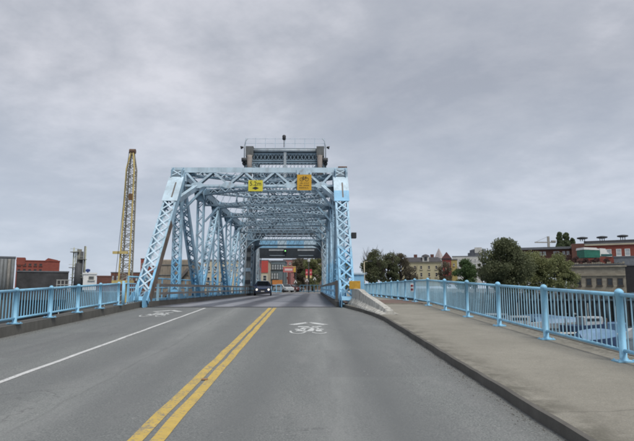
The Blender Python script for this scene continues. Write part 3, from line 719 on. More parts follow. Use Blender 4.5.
for x_ in (-2.1, 1.7): MB().box(x_-1.1, x_+1.1, v-.14, v-.1, 5.62, 5.82).build('pale_slot', ls, leaf)
for x_ in (-2.1, 1.7): MB().box(x_-1.0, x_+1.0, v-.14, v-.1, 4.95, 5.05).build('pale_slot', M['steelold'], leaf)
for s_ in (-1, 1): laced(((4.2 if s_ > 0 else -4.75), v+.2, 0), ((4.2 if s_ > 0 else -4.75), v+.2, 6.0), .6, .5, M['steelold'], leaf, 'portal_leg', M['steeltop'], 'X', .7)
gs = bframe(thing('traffic_signal', 'small signal head with a lit green lamp on the dark far portal', 'traffic light'))
c = bp(285.4, 251, v); gs.location = B(c.x, v-.25, c.z)
MB().box(-.2, .2, -.06, .1, -.22, .22).build('housing', M['dark'], gs)
gm = bpy.data.materials.new('green_lamp'); gm.use_nodes = True; gm.node_tree.nodes['Principled BSDF'].inputs['Emission Color'].default_value = (.35, 1, .3, 1); gm.node_tree.nodes['Principled BSDF'].inputs['Emission Strength'].default_value = .7; gm.node_tree.nodes['Principled BSDF'].inputs['Base Color'].default_value = (.2, .7, .2, 1)
MB().tube([(0, -.1, 0), (0, -.055, 0)], .085, 12).build('green_lens', gm, gs)
for s_, nm_ in ((-1, 'left'), (1, 'right')):
    for v_, w_ in ((.3, 'near'), (29, 'tower')):
        structure(bframe(MB().box(s_*4.1-1.0, s_*4.1+1.0, v_-1, v_+(1.2 if v_ < 5 else 7), -6.5, -.35).build('pier', M['conc'])))
# column of stacked brackets on the left tower
pc = bframe(thing('control_column', 'pale weathered column with dark boxes beside the left lane at the tower', 'column')); 
c = bp(247, 297, 33); pc.location = B(c.x, 33, 0)
MB().box(-.28, .28, -.3, .3, 0, 5.0).build('column', concrete('pale_column', (.36, .36, .34), .6), pc)
for z_ in (1.2, 2.4, 3.5, 4.4): MB().box(-.34, .34, -.45, -.3, z_, z_+.35).build('box', M['darkgrey'] if z_ != 2.4 else M['plate'], pc)
pc = bframe(thing('grey_column', 'dark grey steel column just behind the oncoming car on the left', 'column')); c = bp(253.2, 296, 38); pc.location = B(c.x, 38, 0)
MB().box(-.22, .22, -.25, .25, 0, 5.3).build('column', M['steeldark'], pc); MB().box(-.3, .3, -.33, .33, 0, .5).build('footing', M['conc'], pc)

# ================================================================== RIGHT END: barrier, cabinet, signs, lamp
br = thing('concrete_barrier', 'whitish weathered concrete barrier sloping down to the ground beside the right kerb', 'barrier', (2.2, 19, gz(19)))
prof = [(-.3, 0), (.3, 0), (.27, .16), (.14, .42), (.1, 1), (-.1, 1), (-.14, .42), (-.27, .16)]
b = MB(); st = [(21.0, 1.84, .62), (19.8, 1.98, .62), (19.0, 2.06, .5), (17.6, 2.22, .36), (16.3, 2.4, .2), (15.9, 2.45, .13)]
n_ = len(prof)
for Y_, X_, h_ in st:
    for a_, z_ in prof: b.v.append((X_+a_-2.2, Y_-19, gz(Y_)+.1+z_*h_-gz(19)))
for k in range(len(st)-1):
    for q in range(n_): b.f.append((k*n_+q, k*n_+(q+1) % n_, (k+1)*n_+(q+1) % n_, (k+1)*n_+q))
b.f.append(tuple(range(n_))); b.f.append(tuple(range((len(st)-1)*n_, len(st)*n_))[::-1])
chamfer(b.build('barrier_body', M['barrier'], br), .02)
cb = thing('control_cabinet', 'light blue metal cabinet with flat lid behind the concrete barrier', 'cabinet', tuple(at(357, 300, 23.5)))
cb.location.z = ZD+.15
chamfer(MB().box(-.25, .3, -.25, .25, 0, 1.18).build('cabinet_body', M['plateB'], cb), .01); MB().box(-.3, .35, -.3, .3, 1.18, 1.25).build('lid', M['plate'], cb)
c = at(354.8, 285, 20.75)
os_ = tag(chamfer(MB().box(-.22, .22, -.015, .015, -.16, .16).build('hazard_plate', simple('orange_brown', (.5, .28, .03), .5, .25, 8)), .01), 'small orange brown plate above the concrete barrier at the end post', 'sign'); os_.location = c
fl = thing('flood_lamp', 'black box lamp on an arm outside the right end post', 'lamp', tuple(at(347.5, 235.5, 24)))
MB().box(-.1, .22, -.02, .02, -.02, .02).build('arm', M['dark'], fl)
chamfer(MB().box(.17, .4, -.14, .14, -.13, .13).build('lamp_box', M['dark'], fl), .02)

# ================================================================== CAR
def make_car():
    cx = at(262.6, 295.3, 51).x
    t = thing('oncoming_car', 'dark blue car with lit headlights coming over the bridge in the far left lane', 'car', (cx, 51, ZD+.01), R(4)); t.scale = (.94, .94, .94)
    paintm = NB('car_paint'); paintm = paintm.done((.035, .055, .12), .22)
    sec = [  # y, half width, z belt, z roof, half width roof, z bottom
        (0.0, .72, .62, .63, .6, .3), (.12, .82, .74, .75, .7, .22), (.9, .86, .92, .93, .72, .2), (1.15, .87, .95, 1.0, .72, .2),
        (1.85, .87, .98, 1.48, .60, .2), (2.6, .87, 1.0, 1.54, .60, .2), (3.4, .87, 1.0, 1.5, .59, .2), (4.0, .85, 1.0, 1.2, .62, .25), (4.2, .8, .8, .85, .66, .32)]
    b = MB(); ring_ = lambda y, w, zb, zr, wr, z0: [(-w*.94, y, z0), (-w, y, z0+.2), (-w, y, zb-.05), (-w*.97, y, zb), (-wr, y, zr-.05), (-wr*.85, y, zr), (wr*.85, y, zr), (wr, y, zr-.05), (w*.97, y, zb), (w, y, zb-.05), (w, y, z0+.2), (w*.94, y, z0)]
    for s_ in sec: b.v += ring_(*s_)
    for k in range(len(sec)-1):
        for q in range(12): b.f.append((k*12+q, k*12+(q+1) % 12, (k+1)*12+(q+1) % 12, (k+1)*12+q))
    b.f.append(tuple(range(12))); b.f.append(tuple(range(12*8, 12*9))[::-1])
    b.build('body', paintm, t, False)
    gl = M['glass']
    MB().hexa([(-.66, 1.17, 1.0), (.66, 1.17, 1.0), (.54, 1.83, 1.45), (-.54, 1.83, 1.45), (-.66, 1.15, 1.02), (.66, 1.15, 1.02), (.54, 1.8, 1.48), (-.54, 1.8, 1.48)]).build('windscreen', gl, t)
    for s_ in (-1, 1):
        MB().hexa([(s_*.84, 1.4, 1.0), (s_*.84, 3.8, 1.02), (s_*.63, 3.5, 1.42), (s_*.63, 1.95, 1.42), (s_*.86, 1.4, 1.0), (s_*.86, 3.8, 1.02), (s_*.65, 3.5, 1.42), (s_*.65, 1.95, 1.42)]).build('side_window', gl, t)
        MB().box(s_*.93-.1, s_*.93+.1, 1.3, 1.42, .98, 1.12).build('mirror', paintm, t)
        hl = bpy.data.materials.get('headlight') or bpy.data.materials.new('headlight'); hl.use_nodes = True; p = hl.node_tree.nodes['Principled BSDF']; p.inputs['Emission Color'].default_value = (1, .9, .68, 1); p.inputs['Emission Strength'].default_value = 1.3
        hh = MB().tube([(s_*.6, -.04, .62), (s_*.6, .1, .62)], [.085, .11], 14).build('headlight', hl, t)
        MB().box(s_*.6-.2, s_*.6+.2, .0, .06, .5, .74).build('headlight_housing', M['darkgrey'], t)
        for y_ in (.8, 3.4):
            w = MB().tube([(s_*.76, y_, .31), (s_*.9, y_, .31)], .31, 18).build('wheel', simple('tyre', (.02, .02, .02), .9), t, True)
            MB().tube([(s_*.88, y_, .31), (s_*.915, y_, .31)], .18, 10).build('rim', M['offwhite'], w)
    MB().box(-.35, .35, -.02, .03, .5, .66).build('grille', M['dark'], t)
    MB().box(-.7, .7, -.04, .1, .24, .4).build('lower_bumper', M['dark'], t)
    MB().box(-.17, .17, -.06, -.03, .4, .5).build('number_plate', M['white'], t)
make_car()

# ================================================================== BUILDINGS
def wmesh(w, h, mull=True, frame=None, pane=None):
    t_ = .09*min(w, h)+.03; f_ = MB().box(-w/2, w/2, -.06, 0, 0, t_).box(-w/2, w/2, -.06, 0, h-t_, h).box(-w/2, -w/2+t_, -.06, 0, t_, h-t_).box(w/2-t_, w/2, -.06, 0, t_, h-t_)
    if mull: f_.box(-w/2+t_, w/2-t_, -.05, 0, h*.5-t_*.3, h*.5+t_*.3)
    f_.box(-w/2-.08, w/2+.08, -.16, 0, -.12, -.003)
    a = f_.mesh('window'); a.materials.append(frame); p = MB().box(-w/2+t_, w/2-t_, -.02, .0, t_, h-t_).mesh('pane'); p.materials.append(pane); return a, p
def building(nm, label, x0, x1, yt, yb, Y, depth, wall, cat='building', rows=(), frame=None, pane=None, cornice=None, group=None, rot=0, roofm=None):
    """a block seen between pixel columns x0..x1, top row yt, base row yb, at distance Y; rows = (pixel top, pixel bottom, [pixel x centres], pixel width)"""
    A, Bq = at(x0, yb, Y), at(x1, yt, Y); w = Bq.x-A.x; h = Bq.z-A.z
    xm = (A.x+Bq.x)/2; th = -math.atan2(xm, Y)*.97
    if abs(th) < R(8): th = 0
    cs_ = math.cos(th); w = w*cs_
    t = thing(nm, label, cat, (xm, Y, A.z), th, group)
    MB().box(-w/2, w/2, 0, depth, 0, h).build('wall', wall, t)
    MB().box(-w/2-.1, w/2+.1, -.1, depth+.1, h, h+.25).build('roof', roofm or M['roofgrey'], t)
    if cornice: MB().box(-w/2-.25, w/2+.25, -.25, -.003, h-cornice[0], h-.02).build('cornice', cornice[1], t)
    ms = {}
    for (r0, r1, xs, pw) in rows:
        ww = pw*Y/F; z0 = at(0, r1, Y).z-A.z; hh = at(0, r0, Y).z-A.z-z0
        a, p = ms.setdefault((pw, r0, r1), wmesh(ww, hh, True, frame or M['offwhite'], pane or M['glass']))
        for x_ in xs:
            o = inst('window', a, t, ((at(x_, 260, Y).x-t.location.x)*cs_, -.002, z0)); inst('pane', p, o, (0, 0, 0))
    return t, w, h
rg = lambda a, b, n: [a+(b-a)*i/(n-1) for i in range(n)]
# --- left bank
t, w, h = building('grain_silo', 'pale grey ribbed concrete silo block at the far left edge', -30, 15.5, 257.5, 300, 92, 10, M['lattice_concrete'], 'silo')
for k in range(11):
    x_ = -w/2+w*(k+.5)/11; MB().tube([(x_, -.1, 0), (x_, -.1, h-.2)], w/22*.8, 10, True).build('silo_rib', M['lattice_concrete'] if k % 3 else M['conc'], t, True)
MB().tube([(w/2-3, 3, h), (w/2-3, 3, h+1.6)], .05, 6).build('antenna', M['white'], t)
t, w, h = building('brick_factory', 'long red brick factory with stepped parapet and dark square windows on the left', 15, 60, 261.3, 290, 140, 22, M['redbrick'], rows=[(263.5, 266, rg(20, 41, 5), 2.6), (269, 271, rg(20, 41, 5), 2.6)], frame=M['brownbrick'], roofm=M['redbrick'])
MB().box(-w/2-.05, -w/2+1.9, -.12, 6, h-1, h+.9).build('parapet_step', M['redbrick'], t)
MB().poly([(w*.12, -.13, h), (w*.22, -.13, h+.9), (w*.45, -.13, h+.4), (w/2, -.13, h)], (0, 8, 0)).build('parapet_gable', M['redbrick'], t)
building('dark_warehouse', 'low black clad warehouse in front of the red brick factory', 15.5, 69, 272.2, 300, 104, 14, simple('black_cladding', (.06, .06, .063), .8, .5, .6))
t = thing('white_frame_fence', 'short white framed fence beside the warehouse on the left bank', 'fence', tuple(at(64, 290, 100)))
for k in range(5): MB().box(-1.4+.7*k-.06, -1.4+.7*k+.06, 0, .1, 0, 1.9).build('post', M['offwhite'], t)
for z_ in (1.0, 1.85): MB().box(-1.5, 1.5, -.05, 0, z_-.06, z_+.06).build('rail', M['offwhite'], t)
# batching plant of masts and pipes
t = thing('batching_plant', 'grey industrial tower of pipes and platforms left of the yellow crane', 'industrial plant', tuple(at(77.5, 292, 100)))
hb = at(0, 246, 100).z-at(0, 292, 100).z; pl = concrete('plant_grey', (.2, .2, .17), .6); yg = simple('plant_pale', (.4, .42, .33), .7)
for x_, r_, hh, m in ((-1.1, .12, .97, yg), (-.7, .1, .9, yg), (-.05, .42, .93, pl), (.4, .3, .88, M['darkgrey']), (.95, .16, 1.0, pl), (1.15, .1, .99, yg)):
    MB().tube([(x_, 0, 0), (x_, 0, hb*hh)], r_, 10).build('pipe', m, t, True)
MB().tube([(0.1, -.3, 0), (.1, -.3, hb*.62)], [.85, .6], 12).build('hopper', M['darkgrey'], t, True)
for z_, x0, x1 in ((.86, -1.5, .1), (.52, -1.6, -.1), (.3, -1.2, 1.2), (.7, -.2, 1.2)):
    MB().box(x0, x1, -.7, .5, hb*z_, hb*z_+.12).build('platform', pl, t)
    MB().box(x0, x1, -.7, -.66, hb*z_+.6, hb*z_+.66).build('platform_rail', yg, t)
lt = MB()
for k in range(9):
    z0 = hb*(.1+.09*k); lt.bar((-1.1, 0, z0), (-.7, 0, z0+.5), .05, .05)
lt.build('ladder', yg, t, stuff=True)
# white cabin
t, w, h = building('site_cabin', 'white flat roofed cabin with one dark window beside the grey plant', 82.5, 96.5, 274.3, 290, 82, 3, M['white'], 'cabin', rows=[(276, 280, [92.3], 5.5)], roofm=M['white'])
MB().lathe((-w/2+.6, .8, h+.25), [(0, .12), (.15, .12), (.2, .32), (.5, .34), (.6, .1)], 10).build('roof_cowl', simple('blue_cowl', (.03, .06, .2), .5), t)
# low red and brown buildings
building('low_shed', 'low dull red roofed shed behind the white cabin', 96, 112, 276.5, 296, 150, 12, M['brownbrick'], roofm=simple('dull_red_roof', (.2, .1, .08), .8))
building('brick_warehouse', 'brown brick warehouse with tall pale windows behind the crane', 110, 160, 273, 300, 165, 20, M['brownbrick'], rows=[(275.5, 281, rg(114, 156, 10), 2.4)], pane=M['palewin'], frame=M['darkgrey'])
building('brick_tower', 'square red brick tower rising behind the bridge end post', 139.5, 146, 259, 292, 185, 5, M['redbrick'], 'tower', rows=[(263, 266, [142.7], 1.6)])
building('brick_wing', 'red brick block with dark roof beside the square brick tower', 146, 176, 266.5, 292, 188, 8, M['redbrick'])
# concrete counterweight of the neighbouring rail bridge
t = thing('rail_bridge_counterweight', 'huge beige stained concrete block seen through the left truss', 'counterweight', tuple(at(172, 306, 62))); 
A, Bq = at(155, 306, 62), at(188, 259.5, 62); w = Bq.x-A.x; h = Bq.z-A.z
chamfer(MB().box(-w/2, w/2, 0, 7, -3, h).build('block', M['beige'], t), .15)
for k in range(4): MB().box(-w/2-.05, w/2+.05, -.08, -.003, h*(.22+.22*k), h*(.22+.22*k)+.1).build('joint_band', M['conc'], t)
MB().bar((-w/2, -.3, 0), (w/2, -.3, h*.8), .3, .25).build('steel_strut', M['rustrail'], t)
building('pale_quay_house', 'long pale beige building behind the second half of the left truss', 204, 240, 261, 296, 95, 10, M['cream'], rows=[(266, 271, rg(209, 236, 5), 3), (277, 283, rg(209, 236, 5), 3)])
building('rusty_shed', 'dark rust red shed between the beige concrete block and the pale building', 188, 205, 277, 300, 88, 6, simple('rust_shed', (.15, .055, .045), .8, .5, .8))
# quay edge and small boats on the left water
def boat(label, px, py, Y, L_, hullc, topc, rz=0, cover=False, group=None):
    P = at(px, py, Y); t = thing('moored_boat', label, 'boat', (P.x, Y, -5.05), rz, group)
    b = MB(); N = 9; k_ = 7
    for i in range(N):
        s_ = i/(N-1); x = -L_/2+L_*s_; hw = L_*.17*math.sin(math.pi*min(1, .18+.82*(1-s_**2.4)*.95))**.6 if s_ < .98 else .03; sh = .95+.5*s_**2
        hw = L_*.16*(1-s_**3)+.02
        for j in range(k_):
            a_ = math.pi*j/(k_-1); b.v.append((x+.25*s_*(math.sin(a_) < .5), -hw*math.cos(a_)*(1), sh-(sh+.3)*math.sin(a_)**.7))
    for i in range(N-1):
        for j in range(k_-1): q = i*k_+j; b.f.append((q, q+1, q+k_+1, q+k_))
    for i in range(N-1): b.f.append((i*k_, (i+1)*k_, (i+1)*k_+k_-1, i*k_+k_-1))
    b.f.append(tuple(range(k_))); b.build('hull', hullc, t)
    if cover:
        c_ = MB(); 
        for i in range(7):
            s_ = i/6; x = -L_*.48+L_*.8*s_; hw = L_*.155*(1-(s_*.8)**3)
            c_.v += [(x, -hw, .95), (x, -hw*.5, 1.5+.2*math.sin(s_*3.1)), (x, 0, 1.85+.25*math.sin(s_*3.1)), (x, hw*.5, 1.5+.2*math.sin(s_*3.1)), (x, hw, .95)]
        for i in range(6):
            for j in range(4): q = i*5+j; c_.f.append((q, q+1, q+6, q+5))
        c_.f.append((0, 1, 2, 3, 4)); c_.f.append((30, 31, 32, 33, 34)); c_.build('cover', topc, t)
    else:
        chamfer(MB().box(-L_*.22, L_*.15, -L_*.1, L_*.1, .9, 2.2).build('cabin', topc, t), .1)
        MB().box(-L_*.18, L_*.11, -L_*.103, L_*.103, 1.55, 1.95).build('window', M['glass'], t)
        MB().tube([(-L_*.05, 0, 2.2), (-L_*.05, 0, 4.2)], .05, 6).build('mast', M['offwhite'], t)
    return t
bl_ = simple('boat_blue', (.13, .24, .38), .5, .25, 1); nv = simple('boat_navy', (.03, .06, .13), .4, .3, 1)
M['hullw'] = simple('dull_boat_white', (.4, .43, .45), .5, .25, 1)
boat('white motor boat with a small cabin moored beyond the left handrail', 108, 290, 88, 9, M['white'], M['offwhite'], R(10))
boat('blue work boat moored left of the white motor boat', 62, 300, 66, 8, bl_, M['offwhite'], R(-15))
boat('navy boat with a dull blue cover lying closest under the right handrail', 601, 344, 58, 5.6, nv, bl_, R(8), True)
boat('pale blue covered boat lying behind the navy covered boat', 560, 318, 84, 8, M['hullw'], bl_, R(-12), True)
boat('navy cabin boat moored in front of the stone building', 590, 306, 80, 9, nv, M['hullw'], R(14))
boat('white cabin boat moored to the left of the navy cabin boat', 520, 306, 82, 8, M['hullw'], M['hullw'], R(-8))
boat('small white open boat with blue cabin near the right picture edge', 618, 330, 66, 6, M['hullw'], bl_, R(30))
for k, (x_, Y_, L_, hc, tc_, cv, d_) in enumerate(((470, 92, 8, M['hullw'], bl_, True, 'white boat with blue cover below the round green tree'), (497, 90, 9, bl_, M['hullw'], False, 'blue hulled cabin boat below the tallest dark tree'),
        (540, 90, 8, nv, bl_, True, 'navy boat with blue cover close to the quay below the olive trees'), (572, 92, 9, M['hullw'], M['hullw'], False, 'off white cabin boat against the timber quay'), (448, 88, 7, nv, M['hullw'], False, 'small navy cabin boat farthest left on the right water'))):
    boat(d_, x_, 300, Y_, L_, hc, tc_, R(12-9*k), cv)
dk = thing('floating_dock', 'long low grey wooden dock between the boats on the right', 'dock', (30, 72, -5.0), R(6))
pk = MB().box(-.14, .14, -1.1, 1.1, .3, .36).mesh('plank'); pk.materials.append(M['offwhite'])
for k in range(90): inst('plank', pk, dk, (-13.5+.3*k, 0, 0))
MB().box(-13.6, 13.3, -1.0, 1.0, -.1, .296).build('float', M['darkgrey'], dk)
for k in range(5): MB().tube([(-12+6*k, 1.3, -1), (-12+6*k, 1.3, 2.2)], .16, 8).build('mooring_pile', M['bark'], dk, True)
q = thing('quay_wall', 'dark timber faced quay wall below the stone building', 'wall', (0, 0, -5.2))
for k in range(62):
    x_ = 15+k*1.5; y_ = float(np.interp(x_, (14, 36, 160), (100, 92, 84)))-.45
    MB().tube([(x_, y_, 0), (x_, y_, 5.9)], .42, 7).build('timber_pile', M['quay'], q, True)
MB().bar((14, 99.1, 4.6), (36, 91.1, 4.6), .3, .35, (0, 0, 1)).build('waling', M['quay'], q); MB().bar((36, 91.1, 4.6), (110, 86.3, 4.6), .3, .35, (0, 0, 1)).build('waling', M['quay'], q)
# --- yellow crane
Yc = 92; tip = at(132.6, 152, Yc); bs = at(125.3, 281, Yc)
cr_ = thing('lattice_crane', 'tall yellow lattice boom crane standing left of the bridge', 'crane', (bs.x, Yc, -4.6))
O = Vector(cr_.location); bs_ = bs-O; tp = tip-O; ax = (tp-bs_).normalized(); hw = 4.9*Yc/F
sx = Vector((1, 0, 0)); sx = (sx-ax*sx.dot(ax)).normalized(); sy = ax.cross(sx); Ln = (tp-bs_).length
def sec_(s_):
    w_ = hw*(1-.22*s_/.86) if s_ < .86 else hw*.78*(1-(s_-.86)/.14*.72); return w_
for i, j in ((-1, -1), (1, -1), (1, 1), (-1, 1)):
    pts = [bs_+ax*(Ln*s_)+sx*(i*sec_(s_))+sy*(j*sec_(s_)) for s_ in (0, .3, .6, .86, 1)]
    MB().tube(pts, .15, 6).build('boom_chord', M['craney'] if j < 0 else M['craneg'], cr_)
lt = MB(); N = 26
for k in range(N):
    s0, s1 = k/N, (k+1)/N
    for (i, j), (i2, j2) in (((-1, -1), (1, -1)), ((1, -1), (1, 1)), ((1, 1), (-1, 1)), ((-1, 1), (-1, -1))):
        if k % 2: (i, j), (i2, j2) = (i2, j2), (i, j)
        P = lambda s_, i, j: bs_+ax*(Ln*s_)+sx*(i*sec_(s_))+sy*(j*sec_(s_))
        lt.bar(P(s0, i, j), P(s1, i2, j2), .1, .1); lt.bar(P(s0, i, j), P(s0, i2, j2), .08, .08)
lt.build('boom_lacing', M['craneg'], cr_, stuff=True)
MB().tube([tp-sx*.5+ax*.1, tp+sx*.5+ax*.1], .45, 12).build('tip_sheave', simple('crane_brown', (.14, .08, .05), .7), cr_)
MB().box(bs_.x-1.9, bs_.x+1.1, -1.2, 1.2, bs_.z-.5, bs_.z+.1).build('base_platform', M['craney'], cr_)
z_ = at(0, 253, Yc).z-O.z; xx_ = at(122.5, 253, Yc).x-O.x
MB().box(xx_-1.25, xx_+1.3, -1.3, -.9, z_-.2, z_+.25).build('boom_platform', M['craney'], cr_)
MB().tube([(xx_+.6, -1.1, z_+4), (xx_+.6, -1.1, z_+9)], .02, 5).build('cable', M['dark'], cr_)
MB().tube([(tp.x-.3, -1.0, tp.z-.3), (bs_.x-1.2, -1.5, bs_.z+.2)], .04, 5).build('hoist_cable', M['dark'], cr_)
hk = at(132.5, 197, Yc)-O; MB().box(hk.x-.3, hk.x+.3, -1.2, -.8, hk.z-.7, hk.z+.4).build('hook_block', simple('hook_brown', (.16, .09, .04), .7), cr_)
MB().tube([(tp.x, -1, tp.z), (hk.x, -1, hk.z)], .035, 5).build('hoist_cable', M['dark'], cr_)
MB().tube([(bs_.x+.3, 0, 0), (bs_.x+.3, 0, bs_.z-.5)], .32, 10).build('mast_leg', M['craney'], cr_)
MB().tube([(bs_.x-1.2, 0, 0), (bs_.x-1.2, 0, bs_.z-.5)], .12, 8).build('mast_leg', M['craneg'], cr_)
lt = MB()
for k in range(5): lt.bar((bs_.x-1.2, 0, k*1.1), (bs_.x+.3, 0, (k+1)*1.1), .12, .08)
lt.build('leg_brace', M['offwhite'], cr_)
bg = thing('barge', 'flat dark barge carrying the yellow crane', 'barge', (bs.x, Yc, -5.1)); chamfer(MB().box(-11, 8, -4, 5, -.4, .5).build('hull', M['darkgrey'], bg), .1); MB().box(-9, -6, -1, 2, .5, 2.4).build('winch_house', bl_, bg)

# --- right bank
def hip(t, x0, x1, d, z0, z1, ins, m, name='roof', y0=-.3):
    return MB().hexa([(x0, y0, z0), (x1, y0, z0), (x1, d, z0), (x0, d, z0), (x0+ins, y0+ins, z1), (x1-ins, y0+ins, z1), (x1-ins, d-ins, z1), (x0+ins, d-ins, z1)]).build(name, m, t)
t, w, h = building('yellow_house', 'pale yellow three storey house with dark mansard roof and dormer', 402, 441, 263, 286, 122, 11, M['yellowwall'], 'house', rows=[(265.3, 269, [408, 414.8, 421, 428.8, 436], 2.4), (272.3, 276.8, [408, 414.8, 421, 428.8, 436], 2.4)], frame=M['cream'], roofm=M['cream'])
hip(t, -w/2-.3, w/2+.3, 10.5, h+.26, h+1.35, .9, M['roofdark'])
for x_ in (418.8,):
    q = at(x_, 0, 122).x-t.location.x; dm = MB().box(q-.75, q+.75, -.25, 1.2, h+.3, h+1.5).build('dormer', M['offwhite'], t); MB().lathe((q, .4, h+1.45), [(0, 1.0), (.3, .8), (.5, .4), (.6, .02)], 10).build('dormer_roof', M['roofdark'], dm); MB().box(q-.32, q+.32, -.3, -.25, h+.5, h+1.3).build('dormer_window', M['glass'], dm)
for x_ in (425, 409.5): q = at(x_, 0, 122).x-t.location.x; MB().box(q-.4, q+.4, 2, 3, h+.9, h+2.1).build('chimney', M['brownbrick'], t)
t = thing('church_spire', 'pale pointed church spire behind the yellow house', 'spire', tuple(at(439.5, 275, 160)))
h1 = at(0, 258, 160).z-t.location.z; h2 = at(0, 247.5, 160).z-t.location.z
MB().box(-1.2, 1.2, -1.2, 1.2, 0, h1).build('tower', M['offwhite'], t); MB().lathe((0, 0, h1), [(0, 1.6), (.01, 1.5), (h2-h1, .02)], 4).build('spire_roof', simple('pale_spire', (.42, .38, .38), .7), t)
MB().box(-.35, .35, -1.23, -1.2, h1-2, h1-.6).build('louvre', M['darkgrey'], t)
t, w, h = building('red_house', 'narrow red Victorian house with peaked dark roof beside the church spire', 443, 451, 259.5, 284, 132, 7, simple('red_wall', (.26, .06, .055), .8), 'house', rows=[(262, 265, [445.4, 448.8], 1.6), (268, 271, [445.4, 448.8], 1.6)], frame=M['cream'])
MB().poly([(-w/2-.2, -.3, h+.25), (w/2+.2, -.3, h+.25), (0, -.3, h+1.9)], (0, 7.5, 0)).build('gable_roof', simple('red_brown_roof', (.14, .06, .06), .8), t)
building('ochre_house', 'small ochre block squeezed between the red house and white apartment tower', 451, 457, 260, 284, 138, 8, simple('ochre', (.42, .36, .14), .8), 'house', rows=[(263, 265.5, [453.8], 1.6)])
t, w, h = building('apartment_tower', 'white apartment tower with grey rounded top storey on the skyline', 453, 482, 256.5, 285, 210, 14, M['offwhite'], rows=[(259, 260.6, rg(456, 479, 7), 2), (263.5, 265.1, rg(456, 479, 7), 2), (268, 269.6, rg(456, 479, 7), 2), (272.5, 274, rg(456, 479, 7), 2)], frame=M['white'])
q = at(468, 0, 210).x-t.location.x; MB().lathe((q, 6, h+.2), [(0, 4.0), (1.5, 4.0), (1.6, 3.2), (2.6, 3.2), (3.0, 2.2), (3.4, .1)], 14).build('rounded_storey', M['roofgrey'], t); MB().box(q-1.3, q+1.5, 2, 5, h+1.5, h+3.7).build('lift_house', M['offwhite'], t)
t, w, h = building('brick_row', 'long low brown brick building with projecting grey flat roof and white window pairs', 508, 576, 249.5, 272, 128, 12, M['brownbrick'], rows=[(251, 254.5, [519, 522.3, 530.5, 533.8, 541, 544.8, 555, 558, 563.8, 567.8], 2.5)], pane=M['palewin'], frame=M['white'])
MB().box(-w/2-.3, w/2, -1.0, -.1, h-.05, h+.5).build('eaves', M['roofgrey'], t)
t, w, h = building('brick_school', 'large red brick building with pale cornice at the right edge', 572.5, 655, 243.5, 272, 118, 18, M['redbrick'], rows=[(248.3, 255.5, [609.5, 619.3, 627.8, 638], 4.6)], pane=M['palewin'], frame=M['white'], cornice=(.35, M['cream']))
MB().box(-w/2+2.5, w/2+.3, .6, 17, h+.25, h+.8).build('upper_roof', M['roofdark'], t)
MB().box(-w/2-.1, -w/2+2.6, -.35, 5, 0, h+.2).build('end_pavilion', M['brownbrick'], t)
for px_, py_, n_ in ((586, 237.2, 'leftmost'), (606, 236.3, 'middle'), (627, 235, 'rightmost')):
    P = at(px_, 243.3, 120); vt = thing('roof_vent', 'dark flat topped vent on thin legs, %s of three on the brick building roof' % n_, 'roof vent', (P.x, 121.5, t.location.z+h+.8), 0, 'roof vents on the brick building')
    zt = at(0, py_-1.5, 121.5).z-vt.location.z
    for sx_ in (-.5, 0, .5): MB().tube([(sx_, 0, 0), (sx_, 0, zt-.5)], .09, 6).build('leg', M['darkgrey'], vt)
    MB().lathe((0, 0, zt-.62), [(0, .7), (.12, 1.15), (.4, 1.15), (.55, .4)], 12).build('cap', M['darkgrey'], vt)
P = at(592.5, 257.5, 106); tt = thing('green_tent', 'green tarpaulin tent with white ridge in front of the red brick building', 'tent', tuple(P)); 
zt = at(0, 246.5, 106).z-P.z
MB().poly([(-1.6, 0, 0), (1.6, 0, 0), (1.6, 0, zt*.72), (-1.6, 0, zt*.78)], (0, 3, 0)).build('green_wall', simple('tent_green', (.02, .16, .11), .6, .4, 1), tt)
MB().poly([(-1.7, -.05, zt*.78), (1.6, -.05, zt*.72), (.9, -.05, zt*.95), (-1.6, -.05, zt)], (0, 3.2, 0)).build('white_ridge', M['white'], tt)
P = at(605, 256, 107); tt = thing('white_tent', 'small white peaked tent beside the green tent', 'tent', tuple(P)); zt = at(0, 247.5, 107).z-P.z
MB().poly([(-1.0, 0, 0), (1.6, 0, 0), (.5, 0, zt*.5), (.2, 0, zt*.95), (-.9, 0, zt)], (0, 2.5, 0)).build('canvas', M['white'], tt); MB().box(-.8, 1.5, -.06, -.01, 0, zt*.25).build('dark_skirt', simple('tent_teal', (.02, .1, .1), .6), tt)
t, w, h = building('stone_warehouse', 'ruined rubble stone warehouse with five dark window openings on the quay', 569.5, 624, 265.5, 293, 94, 9, M['stone'], rows=[(278, 285.5, [577, 587.5, 597.8, 608.2, 618.2], 5)], frame=simple('dark_frame', (.07, .06, .05), .8), cornice=(.3, M['stone']))
for k in range(26):
    x_ = -w/2+w*(k+.5)/26; MB().box(x_-w/60, x_+w/60, -.2, .5, h+.25, h+.3+random.random()*.35).build('coping_stone', M['stone'], t)
MB().box(-w/2, w/2, -.18, -.003, h*.62, h*.66).build('string_course', M['stone'], t)
building('grey_parking_wall', 'smooth grey retaining wall beside the stone warehouse at the right edge', 614, 660, 257, 264.5, 99, 3, concrete('grey_wall', (.2, .22, .24), .25), 'wall')
building('dark_shed', 'black recessed shed to the right of the stone warehouse', 625, 662, 265.5, 300, 96, 4, simple('shed_black', (.03, .03, .035), .8), 'shed')
